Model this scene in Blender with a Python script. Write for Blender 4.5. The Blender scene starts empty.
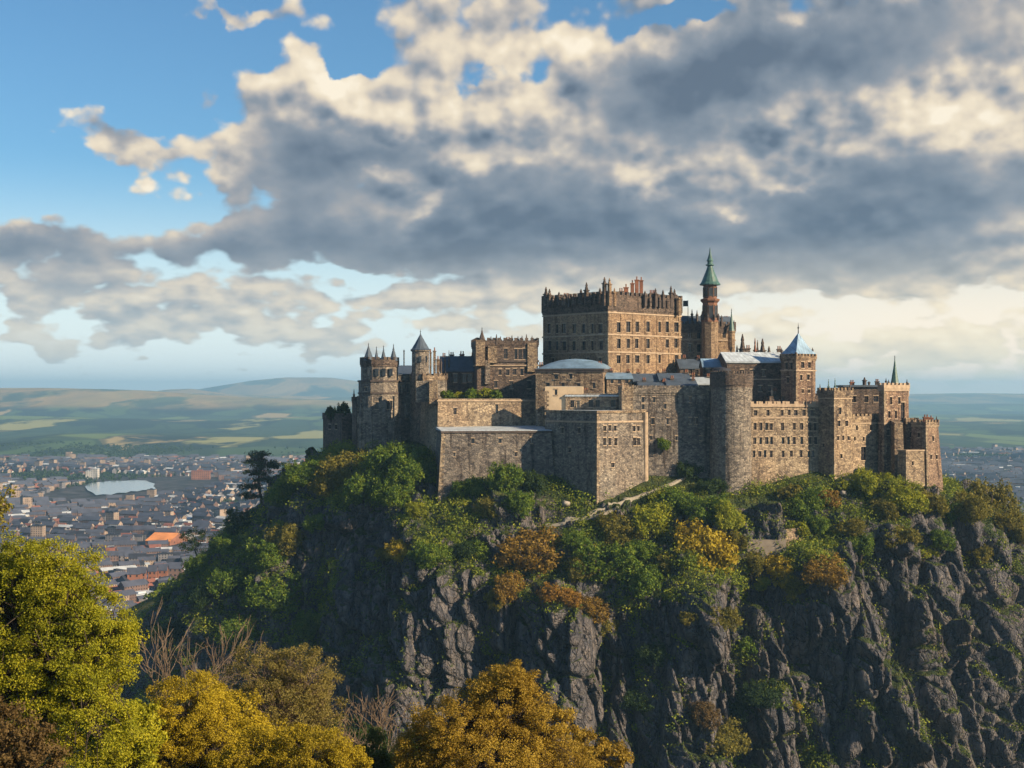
import bpy, math, random
import numpy as np
from mathutils import Vector
from mathutils.bvhtree import BVHTree

R = math.radians
SC = bpy.context.scene
COL = SC.collection
F, CX, HY = 1400.0, 512.0, 395.0      # focal length in pixels, principal column, horizon row of the photograph

# ------------------------------------------------------------------ camera, sky, sun, exposure
SUN_AZ, SUN_EL = 62.0, 25.0           # degrees right of "straight at the camera", degrees above the horizon
SKY_STRENGTH, CLOUD_STRENGTH, SUN_STRENGTH, EXPOSURE = 0.051, 0.51, 5.0, 0.98

cam_d = bpy.data.cameras.new('camera'); cam = bpy.data.objects.new('camera', cam_d); COL.objects.link(cam)
cam_d.sensor_width = 36.0; cam_d.lens = F / 1024 * 36.0
cam_d.shift_y = (HY - 384.0) / 1024.0
cam_d.clip_start = 0.5; cam_d.clip_end = 120000.0
cam.location = (0, 0, 0); cam.rotation_euler = (R(90), 0, 0)
SC.camera = cam

sun_d = bpy.data.lights.new('sun', 'SUN'); sun = bpy.data.objects.new('sun', sun_d); COL.objects.link(sun)
sun_d.energy = SUN_STRENGTH; sun_d.angle = R(0.6); sun_d.color = (1.0, 0.78, 0.50)
SDIR = Vector((math.sin(R(SUN_AZ)) * math.cos(R(SUN_EL)), -math.cos(R(SUN_AZ)) * math.cos(R(SUN_EL)), math.sin(R(SUN_EL))))
sun.rotation_euler = (-SDIR).to_track_quat('-Z', 'Y').to_euler()
sun.location = (0, 0, 300)

vs = SC.view_settings
SC.display_settings.display_device = 'sRGB'
vs.view_transform = 'Standard'; vs.look = 'None'; vs.exposure = EXPOSURE; vs.gamma = 1.0; vs.use_curve_mapping = False
SC.render.engine = 'CYCLES'
cy = SC.cycles
cy.use_denoising = True
cy.max_bounces = 5; cy.diffuse_bounces = 2; cy.glossy_bounces = 2; cy.transmission_bounces = 3; cy.transparent_max_bounces = 6
cy.volume_bounces = 0
cy.caustics_reflective = False; cy.caustics_refractive = False
cy.sample_clamp_indirect = 4.0


class NT:
    """small helper for node trees"""
    def __init__(self, tree):
        self.t = tree; self.n = tree.nodes; self.l = tree.links
        self.n.clear()

    def new(self, typ, **kw):
        nd = self.n.new(typ)
        for k, v in kw.items():
            setattr(nd, k, v)
        return nd

    def put(self, sock, v):
        if isinstance(v, bpy.types.NodeSocket):
            self.l.new(v, sock)
        elif v is not None:
            sock.default_value = v

    def m(self, op, a, b=None, c=None, clamp=False):
        nd = self.new('ShaderNodeMath', operation=op, use_clamp=clamp)
        self.put(nd.inputs[0], a); self.put(nd.inputs[1], b); self.put(nd.inputs[2], c)
        return nd.outputs[0]

    def add(self, a, b): return self.m('ADD', a, b)
    def sub(self, a, b): return self.m('SUBTRACT', a, b)
    def mul(self, a, b): return self.m('MULTIPLY', a, b)

    def v(self, op, a, b=None, out=0):
        nd = self.new('ShaderNodeVectorMath', operation=op)
        self.put(nd.inputs[0], a); self.put(nd.inputs[1], b)
        return nd.outputs['Value'] if op in ('DOT_PRODUCT', 'LENGTH') else nd.outputs[0]

    def xyz(self, x, y, z):
        nd = self.new('ShaderNodeCombineXYZ')
        self.put(nd.inputs[0], x); self.put(nd.inputs[1], y); self.put(nd.inputs[2], z)
        return nd.outputs[0]

    def sep(self, v):
        nd = self.new('ShaderNodeSeparateXYZ'); self.put(nd.inputs[0], v)
        return nd.outputs

    def noise(self, vec, scale, detail=4.0, rough=0.55, dist=0.0, color=False):
        nd = self.new('ShaderNodeTexNoise')
        self.put(nd.inputs['Vector'], vec); nd.inputs['Scale'].default_value = scale
        nd.inputs['Detail'].default_value = detail; nd.inputs['Roughness'].default_value = rough
        nd.inputs['Distortion'].default_value = dist
        return nd.outputs['Color'] if color else nd.outputs[0]

    def vor(self, vec, scale, feature='F1', out='Distance', rnd=1.0):
        nd = self.new('ShaderNodeTexVoronoi', feature=feature)
        self.put(nd.inputs['Vector'], vec); nd.inputs['Scale'].default_value = scale
        nd.inputs['Randomness'].default_value = rnd
        return nd.outputs[out]

    def ramp(self, fac, stops, interp='LINEAR'):
        nd = self.new('ShaderNodeValToRGB'); cr = nd.color_ramp; cr.interpolation = interp
        while len(cr.elements) < len(stops):
            cr.elements.new(0.5)
        for e, (p, c) in zip(cr.elements, stops):
            e.position = p; e.color = (c[0], c[1], c[2], 1) if not isinstance(c, (int, float)) else (c, c, c, 1)
        self.put(nd.inputs[0], fac)
        return nd.outputs[0]

    def mix(self, fac, a, b, mode='MIX'):
        nd = self.new('ShaderNodeMix', data_type='RGBA', blend_type=mode)
        self.put(nd.inputs[0], fac)
        self.put(nd.inputs[6], a if not isinstance(a, tuple) else (*a, 1)); self.put(nd.inputs[7], b if not isinstance(b, tuple) else (*b, 1))
        return nd.outputs[2]

    def step(self, x, lo, hi):
        nd = self.new('ShaderNodeMapRange', interpolation_type='SMOOTHSTEP')
        self.put(nd.inputs[0], x); nd.inputs[1].default_value = lo; nd.inputs[2].default_value = hi
        return nd.outputs[0]


# ---- the sky: Nishita sky seen through breaks in broken evening cloud
world = bpy.data.worlds.new('World'); SC.world = world; world.use_nodes = True
W = NT(world.node_tree)


def sky_dir(px, py):
    u, v = (px - CX) / F, (HY - py) / F
    return math.atan(u), math.atan(v / math.sqrt(1 + u * u))


def build_sky():
    d = W.new('ShaderNodeTexCoord').outputs['Generated']
    x, y, z = W.sep(d)
    az = W.m('ARCTAN2', x, y); el = W.m('ARCSINE', z)
    elp = W.m('MAXIMUM', el, -0.02)
    sc = W.add(elp, 0.16)                                           # clouds shrink toward the horizon
    q = W.xyz(W.mul(az, 3.6), W.mul(W.m('LOGARITHM', sc, 2.71828), 1.6), 0.0)
    p = W.xyz(az, el, 0.0)
    # ragged outlines: warp the direction before the cloud masses are evaluated
    w1 = W.v('SUBTRACT', W.noise(q, 3.0, 6.0, 0.52, color=True), (0.5, 0.5, 0.5))
    w2 = W.v('SUBTRACT', W.noise(W.v('ADD', q, (7.3, 2.1, 4.0)), 9.0, 5.0, 0.55, color=True), (0.5, 0.5, 0.5))

    def scaled(vv, s):
        nd = W.new('ShaderNodeVectorMath', operation='SCALE')
        W.put(nd.inputs[0], vv); W.put(nd.inputs['Scale'], s)
        return nd.outputs[0]
    warp = W.v('ADD', scaled(w1, W.mul(sc, 0.26)), scaled(w2, W.mul(sc, 0.09)))
    pw = W.v('ADD', p, W.v('MULTIPLY', warp, (1.0, 0.8, 0.0)))

    def blobs(pos, lst):
        tot = None
        for (px, py, rx, ry, rot, wt) in lst:
            a0, e0 = sky_dir(px, py)
            s = W.v('SUBTRACT', pos, (a0, e0, 0))
            if rot:
                nd = W.new('ShaderNodeVectorRotate', rotation_type='Z_AXIS')
                W.put(nd.inputs['Vector'], s); nd.inputs['Angle'].default_value = R(-rot)
                s = nd.outputs[0]
            s = W.v('MULTIPLY', s, (F / rx, F / ry, 0))
            g = W.m('EXPONENT', W.mul(W.v('DOT_PRODUCT', s, s), -1.0))
            tot = W.mul(g, wt) if tot is None else W.m('MULTIPLY_ADD', g, wt, tot)
        return tot
    cover = blobs(pw, SKY_COVER)
    dark = blobs(pw, SKY_DARK)
    def billow(vec):
        nd = W.new('ShaderNodeTexVoronoi', feature='SMOOTH_F1', voronoi_dimensions='2D'); W.put(nd.inputs['Vector'], vec)
        nd.inputs['Scale'].default_value = 8.0; nd.inputs['Detail'].default_value = 2.0; nd.inputs['Roughness'].default_value = 0.5; nd.inputs['Smoothness'].default_value = 0.35
        return W.add(W.mul(W.noise(vec, 4.0, 8.0, 0.5), 0.72), W.mul(W.m('SUBTRACT', 0.82, nd.outputs['Distance']), 0.28))
    f1 = billow(q)
    f2 = billow(W.v('ADD', q, (0.02, 0.055, 0.0)))   # the same cloud a little higher up
    relief = W.sub(f1, f2)
    rho = W.add(W.add(cover, 0.555), W.mul(W.sub(f1, 0.5), W.m('MULTIPLY_ADD', W.m('SUBTRACT', 1.0, W.step(el, 0.0, 0.13)), 1.3, 1.9)))
    alpha = W.step(rho, 0.40, 0.68)
    thick = W.step(rho, 0.45, 1.35)
    k = W.add(W.mul(dark, 0.64), W.add(W.mul(thick, 0.14), W.mul(relief, W.m('MULTIPLY_ADD', W.step(dark, 0.05, 0.6), 1.85, -2.6))))
    k = W.add(k, W.add(W.mul(W.sub(W.noise(W.v('ADD', q, (3.0, 9.0, 1.0)), 2.0, 4.0, 0.45), 0.5), W.m('MULTIPLY_ADD', W.step(dark, 0.1, 0.8), -0.45, 0.85)), 0.18))
    # unseen sky behind and overhead: cloud lightened and thinned to fill the shade
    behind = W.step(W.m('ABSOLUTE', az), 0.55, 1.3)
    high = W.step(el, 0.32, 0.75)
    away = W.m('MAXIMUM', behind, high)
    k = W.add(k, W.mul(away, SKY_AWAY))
    ccol = W.ramp(W.m('DIVIDE', W.add(k, 0.45), 1.45), [(0.000, (1.04, 0.92, 0.73)), (0.159, (0.92, 0.79, 0.6)), (0.324, (0.78, 0.67, 0.53)), (0.448, (0.6, 0.545, 0.485)), (0.586, (0.425, 0.41, 0.41)), (0.724, (0.275, 0.31, 0.36)), (0.876, (0.18, 0.225, 0.29)), (1.000, (0.12, 0.16, 0.225))])
    # warm, milky air low in the sky, warmer toward the sun side
    lowf = W.mul(W.m('SUBTRACT', 1.0, W.step(el, -0.01, 0.12)), 0.70)
    ccol = W.mix(lowf, ccol, W.mix(W.step(az, -0.32, 0.3), (0.76, 0.79, 0.74), (1.55, 1.26, 0.80)))
    sky = W.new('ShaderNodeTexSky', sky_type='NISHITA', sun_disc=False, sun_elevation=R(SUN_EL), sun_rotation=R(180 - SUN_AZ),
                air_density=1.0, dust_density=0.3, ozone_density=3.0)
    skyc = W.mix(W.m('SUBTRACT', 1.0, W.step(el, 0.0, 0.17)), sky.outputs[0], W.mix(W.step(az, -0.1, 0.3), (14.0, 10.4, 8.9), (20.0, 11.0, 7.2)))
    skyc = W.mix(1.0, skyc, (0.76, 1.10, 1.24), 'MULTIPLY')
    bs = W.new('ShaderNodeBackground'); W.put(bs.inputs[0], skyc); bs.inputs[1].default_value = SKY_STRENGTH
    bc = W.new('ShaderNodeBackground'); W.put(bc.inputs[0], ccol); bc.inputs[1].default_value = CLOUD_STRENGTH
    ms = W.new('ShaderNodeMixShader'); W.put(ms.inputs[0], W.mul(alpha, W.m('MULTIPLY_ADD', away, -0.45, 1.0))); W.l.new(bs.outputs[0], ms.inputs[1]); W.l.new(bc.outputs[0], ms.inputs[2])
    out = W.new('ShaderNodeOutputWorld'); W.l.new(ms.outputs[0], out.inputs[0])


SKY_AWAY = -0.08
SKY_COVER = [   # px, py, rx, ry, rot, weight
    (90, 70, 165, 95, 0, -0.68), (30, 180, 110, 42, 0, -0.6), (190, 205, 46, 34, 0, -0.5), (200, 30, 140, 50, 0, -0.5),
    (128, 146, 60, 28, -15, 0.85), (70, 205, 60, 25, 0, -0.35), (346, 58, 24, 13, 0, -0.85), (490, 72, 40, 13, 10, -0.5), (682, 8, 40, 12, 0, -0.8),
    (300, 115, 110, 75, 0, 0.75), (235, 235, 110, 45, 0, 0.65), (20, 250, 70, 45, 0, 0.65), (55, 6, 60, 12, 0, 0.6), (155, 52, 30, 11, 0, 0.7), (240, 12, 60, 16, 0, 0.7), (10, 155, 26, 14, 0, 0.6),
    (620, 130, 330, 130, 0, 0.6), (900, 120, 240, 160, 0, 0.75), (520, 215, 180, 60, 0, 0.6), (800, 255, 330, 45, 0, 0.5),
    (90, 296, 150, 20, 0, 0.42), (250, 328, 70, 20, 0, 0.6), (45, 336, 40, 20, 0, 0.6), (150, 318, 60, 12, 0, 0.35), (310, 342, 22, 10, 0, 0.4), (125, 330, 40, 12, 0, 0.35), (370, 276, 40, 12, 0, -0.6), (150, 362, 150, 8, 0, -0.3),
    (415, 300, 70, 14, 0, 0.35), (850, 304, 90, 11, -4, -0.36), (330, 268, 50, 10, 0, -0.3), (480, 290, 100, 14, 0, 0.3), (470, 325, 70, 10, 0, 0.35), (920, 350, 170, 26, 0, 0.45), (60, 385, 250, 8, 0, -0.2)]
SKY_DARK = [
    (310, 172, 84, 46, 8, 0.95), (235, 250, 95, 28, 0, 0.9), (440, 244, 120, 30, 4, 0.75), (398, 156, 52, 15, 15, 0.55), (220, 98, 44, 16, 0, 0.5),
    (690, 92, 150, 46, 17, 0.85), (560, 205, 120, 45, 0, 0.5), (885, 205, 180, 42, 3, 1.0), (800, 50, 150, 40, 10, 0.5), (960, 40, 100, 36, 0, 0.25),
    (30, 254, 55, 22, 0, 0.85), (148, 266, 46, 13, 0, 0.65), (122, 132, 34, 11, 0, 0.5), (760, 265, 260, 24, 0, 0.4), (520, 12, 100, 16, 0, 0.35),
    (60, 292, 110, 12, 0, 0.35), (480, 264, 120, 12, 0, 0.25), (890, 340, 60, 10, 0, 0.2), (620, 240, 120, 34, 0, 0.45), (40, 160, 60, 10, 0, 0.1),
    (290, 80, 55, 34, 0, -0.5), (425, 85, 95, 50, 25, -0.35), (590, 40, 90, 34, 20, -0.35), (497, 165, 36, 20, 0, -0.65), (380, 185, 16, 10, 0, -0.5), (440, 212, 34, 10, 20, -0.5), (380, 115, 60, 16, -20, -0.4),
    (635, 192, 26, 12, 0, -0.75), (728, 203, 18, 9, 0, -0.6), (795, 183, 36, 8, -5, -0.65), (560, 130, 70, 40, 0, -0.2), (660, 170, 70, 16, -10, -0.25), (925, 103, 40, 16, -10, -0.75), (990, 120, 34, 15, 10, -0.7), (1000, 70, 60, 20, 20, -0.35), (810, 10, 30, 12, 0, -0.5),
    (250, 326, 60, 16, 0, -0.3), (45, 334, 30, 16, 0, -0.35), (88, 135, 20, 26, 0, -0.45), (135, 162, 55, 12, 0, -0.35), (15, 218, 28, 16, 0, -0.45), (215, 170, 30, 12, 0, -0.35), (930, 345, 190, 34, 0, -0.45), (700, 330, 150, 30, 0, -0.2)]
build_sky()

# ------------------------------------------------------------------ noise (vectorised)
def _h(ix, iy, iz, seed):
    h = (ix.astype(np.int64) * 374761393 + iy.astype(np.int64) * 668265263 + iz.astype(np.int64) * 2147483647 + seed * 974634777) & 0xFFFFFFFF
    h = ((h ^ (h >> 13)) * 1274126177) & 0xFFFFFFFF
    h = ((h ^ (h >> 16)) * 2246822519) & 0xFFFFFFFF
    return ((h ^ (h >> 15)) & 0xFFFFFF) / float(0x1000000)


def vnoise(p, seed=0):
    i = np.floor(p).astype(np.int64); f = p - i; f = f * f * f * (f * (f * 6 - 15) + 10)
    x, y, z = i[:, 0], i[:, 1], i[:, 2]; u, v, w = f[:, 0], f[:, 1], f[:, 2]
    r = 0
    for dx in (0, 1):
        for dy in (0, 1):
            for dz in (0, 1):
                r = r + _h(x + dx, y + dy, z + dz, seed) * (u if dx else 1 - u) * (v if dy else 1 - v) * (w if dz else 1 - w)
    return r * 2 - 1


def fbm(p, octv=4, seed=0, gain=0.5):
    a, s, r, t = 1.0, 1.0, 0, 0
    for o in range(octv):
        r = r + a * vnoise(p * s + o * 17.13, seed + o); t += a; a *= gain; s *= 2.03
    return r / t


def ridged(p, octv=4, seed=0):
    a, s, r, t = 1.0, 1.0, 0, 0
    for o in range(octv):
        r = r + a * (1 - 2 * np.abs(vnoise(p * s + o * 11.7, seed + o))); t += a; a *= 0.5; s *= 2.07
    return r / t


def facets(p, seed=0):
    """chiselled rock: every cell of a cellular pattern is a tilted plane; also gives the crack distance"""
    i = np.floor(p).astype(np.int64)
    f1 = np.full(len(p), 9.0); f2 = f1.copy(); val = np.zeros(len(p))
    for dx in (-1, 0, 1):
        for dy in (-1, 0, 1):
            for dz in (-1, 0, 1):
                x, y, z = i[:, 0] + dx, i[:, 1] + dy, i[:, 2] + dz
                c = np.stack([x + _h(x, y, z, seed), y + _h(x, y, z, seed + 1), z + _h(x, y, z, seed + 2)], 1)
                d = p - c; dd = np.sqrt((d * d).sum(1))
                k = (_h(x, y, z, seed + 3) - .5) * 1.2 + (_h(x, y, z, seed + 4) - .5) * 1.6 * d[:, 0] + (_h(x, y, z, seed + 5) - .5) * 1.6 * d[:, 1] + (_h(x, y, z, seed + 6) - .5) * 1.6 * d[:, 2]
                near = dd < f1
                f2 = np.where(near, f1, np.minimum(f2, dd)); val = np.where(near, k, val); f1 = np.where(near, dd, f1)
    return val, f2 - f1


def sstep(x, a, b):
    t = np.clip((x - a) / (b - a), 0, 1)
    return t * t * (3 - 2 * t)


# ------------------------------------------------------------------ objects
def tag(o, label=None, cat=None, group=None, kind=None):
    if label: o['label'] = label
    if cat: o['category'] = cat
    if group: o['group'] = group
    if kind: o['kind'] = kind
    return o


def thing(name, label, cat, loc, group=None):
    o = bpy.data.objects.new(name, None); COL.objects.link(o)
    o.location = loc; o.empty_display_size = 1.0; o['kind'] = 'thing'
    return tag(o, label, cat, group)


class G:
    """collects faces; build() links them as ONE mesh object"""
    def __init__(self):
        self.v = []; self.f = []; self.mi = []; self.cur = 0

    def poly(self, pts):
        n = len(self.v); self.v += [tuple(p) for p in pts]; self.f.append(tuple(range(n, n + len(pts)))); self.mi.append(self.cur)

    def shared(self, verts, faces):
        n = len(self.v); self.v += [tuple(p) for p in verts]
        for f in faces:
            self.f.append(tuple(n + i for i in f)); self.mi.append(self.cur)

    def box(self, o, ux, uy, uz, x0, x1, y0, y1, z0, z1):
        o, ux, uy, uz = Vector(o), Vector(ux), Vector(uy), Vector(uz)
        c = [o + ux * x + uy * y + uz * z for z in (z0, z1) for (x, y) in ((x0, y0), (x1, y0), (x1, y1), (x0, y1))]
        self.shared(c, [(3, 2, 1, 0), (4, 5, 6, 7), (0, 1, 5, 4), (1, 2, 6, 5), (2, 3, 7, 6), (3, 0, 4, 7)])

    def abox(self, x0, x1, y0, y1, z0, z1):
        self.box((0, 0, 0), (1, 0, 0), (0, 1, 0), (0, 0, 1), x0, x1, y0, y1, z0, z1)

    def lathe(self, c, prof, n=8, rot=0.0, cap=True):
        """prof: (radius, z) from the bottom up, z absolute"""
        vs, fs = [], []
        for (r, z) in prof:
            for k in range(n):
                a = rot + 2 * math.pi * k / n
                vs.append((c[0] + r * math.cos(a), c[1] + r * math.sin(a), z))
        m = len(prof)
        for i in range(m - 1):
            for k in range(n):
                k2 = (k + 1) % n
                fs.append((i * n + k, i * n + k2, (i + 1) * n + k2, (i + 1) * n + k))
        if cap:
            fs.append(tuple(range(n))[::-1]); fs.append(tuple((m - 1) * n + k for k in range(n)))
        self.shared(vs, fs)

    def prism(self, pts, z0, z1):
        n = len(pts)
        self.shared([(p[0], p[1], z0) for p in pts] + [(p[0], p[1], z1) for p in pts],
                    [tuple(range(n))[::-1], tuple(range(n, 2 * n))] + [(i, (i + 1) % n, n + (i + 1) % n, n + i) for i in range(n)])

    def ring(self, outer, inner, z0, z1):
        n = len(outer)
        vs = [(*p, z) for z in (z0, z1) for p in outer] + [(*p, z) for z in (z0, z1) for p in inner]
        fs = []
        for i in range(n):
            j = (i + 1) % n
            fs += [(i, j, n + j, n + i), (3 * n + i, 3 * n + j, 2 * n + j, 2 * n + i), (n + i, n + j, 3 * n + j, 3 * n + i), (2 * n + i, 2 * n + j, j, i)]
        self.shared(vs, fs)

    def tube(self, pts, rads, n=6):
        pts = [Vector(p) for p in pts]; vs, fs = [], []
        t = (pts[1] - pts[0]).normalized(); a = t.orthogonal().normalized()
        for i, p in enumerate(pts):
            if i: t = (pts[min(i + 1, len(pts) - 1)] - pts[i - 1]).normalized()
            a = (a - t * a.dot(t)).normalized(); b = t.cross(a)
            for k in range(n):
                an = 2 * math.pi * k / n
                vs.append(p + (a * math.cos(an) + b * math.sin(an)) * rads[i])
        for i in range(len(pts) - 1):
            for k in range(n):
                k2 = (k + 1) % n
                fs.append((i * n + k, i * n + k2, (i + 1) * n + k2, (i + 1) * n + k))
        fs.append(tuple(range(n))[::-1]); fs.append(tuple((len(pts) - 1) * n + k for k in range(n)))
        self.shared(vs, fs)

    def build(self, name, mats, parent=None, smooth=False, label=None):
        me = bpy.data.meshes.new(name)
        off = Vector((0, 0, 0))
        if parent is not None:
            off = parent.location if parent.parent is None else parent.parent.location
        me.from_pydata([(v[0] - off[0], v[1] - off[1], v[2] - off[2]) for v in self.v], [], self.f)
        mats = mats if isinstance(mats, (list, tuple)) else [mats]
        for m in mats: me.materials.append(m)
        if len(mats) > 1: me.polygons.foreach_set('material_index', self.mi)
        if smooth: me.polygons.foreach_set('use_smooth', [True] * len(self.f))
        o = bpy.data.objects.new(name, me); COL.objects.link(o)
        if parent is not None: o.parent = parent
        if label: o['label'] = label
        return o


def np_mesh(name, V, Q, mats, smooth=False):
    """mesh from numpy arrays of vertices and quads"""
    me = bpy.data.meshes.new(name)
    V = np.ascontiguousarray(V, dtype=np.float32); Q = np.ascontiguousarray(Q, dtype=np.int32)
    me.vertices.add(len(V)); me.vertices.foreach_set('co', V.ravel())
    k = Q.shape[1]
    me.loops.add(Q.size); me.loops.foreach_set('vertex_index', Q.ravel())
    me.polygons.add(len(Q)); me.polygons.foreach_set('loop_start', np.arange(0, Q.size, k, dtype=np.int32))
    me.polygons.foreach_set('loop_total', np.full(len(Q), k, dtype=np.int32))
    if smooth: me.polygons.foreach_set('use_smooth', np.ones(len(Q), dtype=bool))
    me.update(calc_edges=True); me.validate()
    for m in (mats if isinstance(mats, (list, tuple)) else [mats]): me.materials.append(m)
    return me


def link(name, me, parent=None, loc=None):
    o = bpy.data.objects.new(name, me); COL.objects.link(o)
    if parent is not None: o.parent = parent
    if loc is not None: o.location = loc
    return o


# ------------------------------------------------------------------ materials
def mat(name):
    m = bpy.data.materials.new(name); m.use_nodes = True
    t = NT(m.node_tree)
    out = t.new('ShaderNodeOutputMaterial'); b = t.new('ShaderNodeBsdfPrincipled')
    t.l.new(b.outputs[0], out.inputs[0])
    b.inputs['Roughness'].default_value = 0.9; b.inputs['Specular IOR Level'].default_value = 0.25
    pos = t.new('ShaderNodeNewGeometry').outputs['Position']
    return m, t, b, pos, out


def bump(t, b, h, strength, dist):
    nd = t.new('ShaderNodeBump'); nd.inputs['Strength'].default_value = strength; nd.inputs['Distance'].default_value = dist
    t.put(nd.inputs['Height'], h); t.l.new(nd.outputs[0], b.inputs['Normal'])


def stone_mat(name, base, dark, light, stone=1.0, stain=1.0):
    """rubble masonry: every stone its own tone, mortar lines, soot and damp streaks down the wall"""
    m, t, b, pos, out = mat(name)
    sp = t.v('MULTIPLY', pos, (1 / (0.66 * stone), 1 / (0.66 * stone), 1 / (0.42 * stone)))
    sp = t.v('ADD', sp, t.noise(pos, 1.3, 2.0, color=True))
    cell = t.sep(t.vor(sp, 1.0, 'F1', 'Color'))[0]
    cell2 = t.sep(t.vor(t.v('MULTIPLY', sp, (0.41, 0.41, 0.45)), 1.0, 'F1', 'Color'))[1]
    mid = tuple((a + c) / 2 for a, c in zip(base, light))
    c = t.ramp(cell, [(0.0, dark), (0.22, tuple(x * .62 + y * .38 for x, y in zip(dark, base))), (0.45, base), (0.75, mid), (1.0, light)])
    c = t.mix(0.35, c, t.ramp(cell2, [(0, dark), (0.5, base), (1, light)]))
    big = t.noise(pos, 0.11, 5.0, 0.6)
    c = t.mix(t.step(big, 0.35, 0.75), c, t.mix(1.0, c, (0.70, 0.66, 0.66), 'MULTIPLY'))
    streak = t.noise(t.v('MULTIPLY', pos, (0.8, 0.8, 0.07)), 1.0, 4.0, 0.6)
    c = t.mix(t.mul(t.step(streak, 0.50, 0.70), 0.78 * stain), c, t.mix(1.0, c, (0.32, 0.29, 0.30), 'MULTIPLY'))
    c = t.mix(t.mul(t.step(t.noise(t.v('ADD', pos, (70, 20, 9)), 0.075, 3.0, 0.5), 0.52, 0.62), 0.5), c, t.mix(1.0, c, (1.35, 1.28, 1.2), 'MULTIPLY'))
    edge = t.vor(sp, 1.0, 'DISTANCE_TO_EDGE')
    c = t.mix(t.mul(t.m('SUBTRACT', 1.0, t.step(edge, 0.0, 0.10)), 0.5), c, tuple(x * .5 for x in dark))
    t.put(b.inputs['Base Color'], c)
    h = t.add(t.mul(t.step(edge, 0.0, 0.16), 0.7), t.mul(cell, 0.7))
    bump(t, b, h, 0.8, 0.16)
    return m


def plain_mat(name, col, var=0.25, scale=0.6, rough=0.85, spec=0.25, stretch=(1, 1, 1), metal=0.0):
    m, t, b, pos, out = mat(name)
    n = t.noise(t.v('MULTIPLY', pos, stretch), scale, 5.0, 0.6)
    c = t.ramp(n, [(0.25, tuple(x * (1 - var) for x in col)), (0.75, tuple(min(1, x * (1 + var)) for x in col))])
    t.put(b.inputs['Base Color'], c)
    b.inputs['Roughness'].default_value = rough; b.inputs['Specular IOR Level'].default_value = spec; b.inputs['Metallic'].default_value = metal
    bump(t, b, n, 0.3, 0.05)
    return m


M = {}
M['stone'] = stone_mat('castle_stone', (0.26, 0.195, 0.135), (0.085, 0.064, 0.054), (0.43, 0.335, 0.225))
M['stone2'] = stone_mat('castle_stone_pale', (0.30, 0.235, 0.165), (0.11, 0.085, 0.07), (0.46, 0.37, 0.26), 1.15, .8)
M['stone3'] = stone_mat('castle_stone_rosy', (0.235, 0.16, 0.115), (0.075, 0.05, 0.044), (0.38, 0.27, 0.185), .8, 1.3)
M['palace'] = stone_mat('palace_stone', (0.30, 0.21, 0.135), (0.13, 0.086, 0.062), (0.43, 0.315, 0.20), 0.7, 0.8)
M['grey'] = stone_mat('grey_rubble_stone', (0.21, 0.182, 0.155), (0.07, 0.062, 0.06), (0.37, 0.32, 0.26))
M['grey2'] = stone_mat('grey_rubble_dark', (0.17, 0.15, 0.135), (0.056, 0.051, 0.053), (0.31, 0.27, 0.225), 1.1, 1.4)
M['dark'] = stone_mat('sooty_stone', (0.125, 0.096, 0.08), (0.045, 0.037, 0.036), (0.22, 0.165, 0.13), 0.75)
M['trim'] = plain_mat('dressed_stone', (0.33, 0.25, 0.18), 0.35, 0.8)
M['red'] = plain_mat('red_sandstone', (0.20, 0.085, 0.05), 0.4, 0.9)
M['darktrim'] = plain_mat('weathered_dark_stone', (0.075, 0.058, 0.052), 0.45, 0.9)
M['slate'] = plain_mat('blue_slate', (0.045, 0.065, 0.095), 0.4, 0.9, 0.5, 0.5)
M['lead'] = plain_mat('pale_lead', (0.30, 0.36, 0.42), 0.3, 0.35, 0.45, 0.5)
M['leadblue'] = plain_mat('blue_lead', (0.13, 0.21, 0.30), 0.35, 0.4, 0.4, 0.5)
def seamed(name, col, seam, course, rough):
    m, t, b, pos, out = mat(name)
    x, y, z = t.sep(pos)
    n = t.noise(pos, 0.5, 5.0, 0.65)
    c = t.ramp(n, [(0.28, tuple(v * .55 for v in col)), (0.5, col), (0.75, tuple(min(1, v * 1.4) for v in col))])
    fx = t.m('FRACT', t.mul(t.add(x, t.mul(y, 0.35)), 1 / seam)); fz = t.m('FRACT', t.mul(z, 1 / course))
    line = t.m('MAXIMUM', t.m('LESS_THAN', fx, 0.14), t.m('LESS_THAN', fz, 0.2))
    c = t.mix(t.mul(line, 0.45), c, tuple(v * .35 for v in col))
    st = t.noise(t.v('MULTIPLY', pos, (1.2, 0.3, 0.3)), 1.0, 4.0, 0.6)
    c = t.mix(t.mul(t.step(st, .55, .75), .35), c, (0.12, 0.115, 0.11))
    t.put(b.inputs['Base Color'], c); b.inputs['Roughness'].default_value = rough; b.inputs['Specular IOR Level'].default_value = .4
    bump(t, b, line, 0.5, 0.08)
    return m


M['slate'] = seamed('blue_slate', (0.058, 0.080, 0.115), 0.55, 0.35, 0.6)
M['lead'] = seamed('pale_lead', (0.42, 0.48, 0.54), 1.3, 50.0, 0.5)
M['leadblue'] = seamed('blue_lead', (0.19, 0.30, 0.43), 1.1, 50.0, 0.5)
M['copper'] = plain_mat('green_copper', (0.045, 0.105, 0.095), 0.45, 0.9, 0.5, 0.4)
M['lantern'] = plain_mat('brown_sandstone', (0.17, 0.085, 0.055), 0.35, 0.9)
M['iron'] = plain_mat('dark_iron', (0.03, 0.03, 0.035), 0.2, 1.0, 0.5)
M['paving'] = plain_mat('terrace_paving', (0.20, 0.17, 0.14), 0.3, 0.5)
M['path'] = plain_mat('pale_gravel', (0.26, 0.235, 0.195), 0.25, 0.5)
M['render'] = plain_mat('cream_render', (0.52, 0.40, 0.27), 0.2, 0.4)


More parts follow.
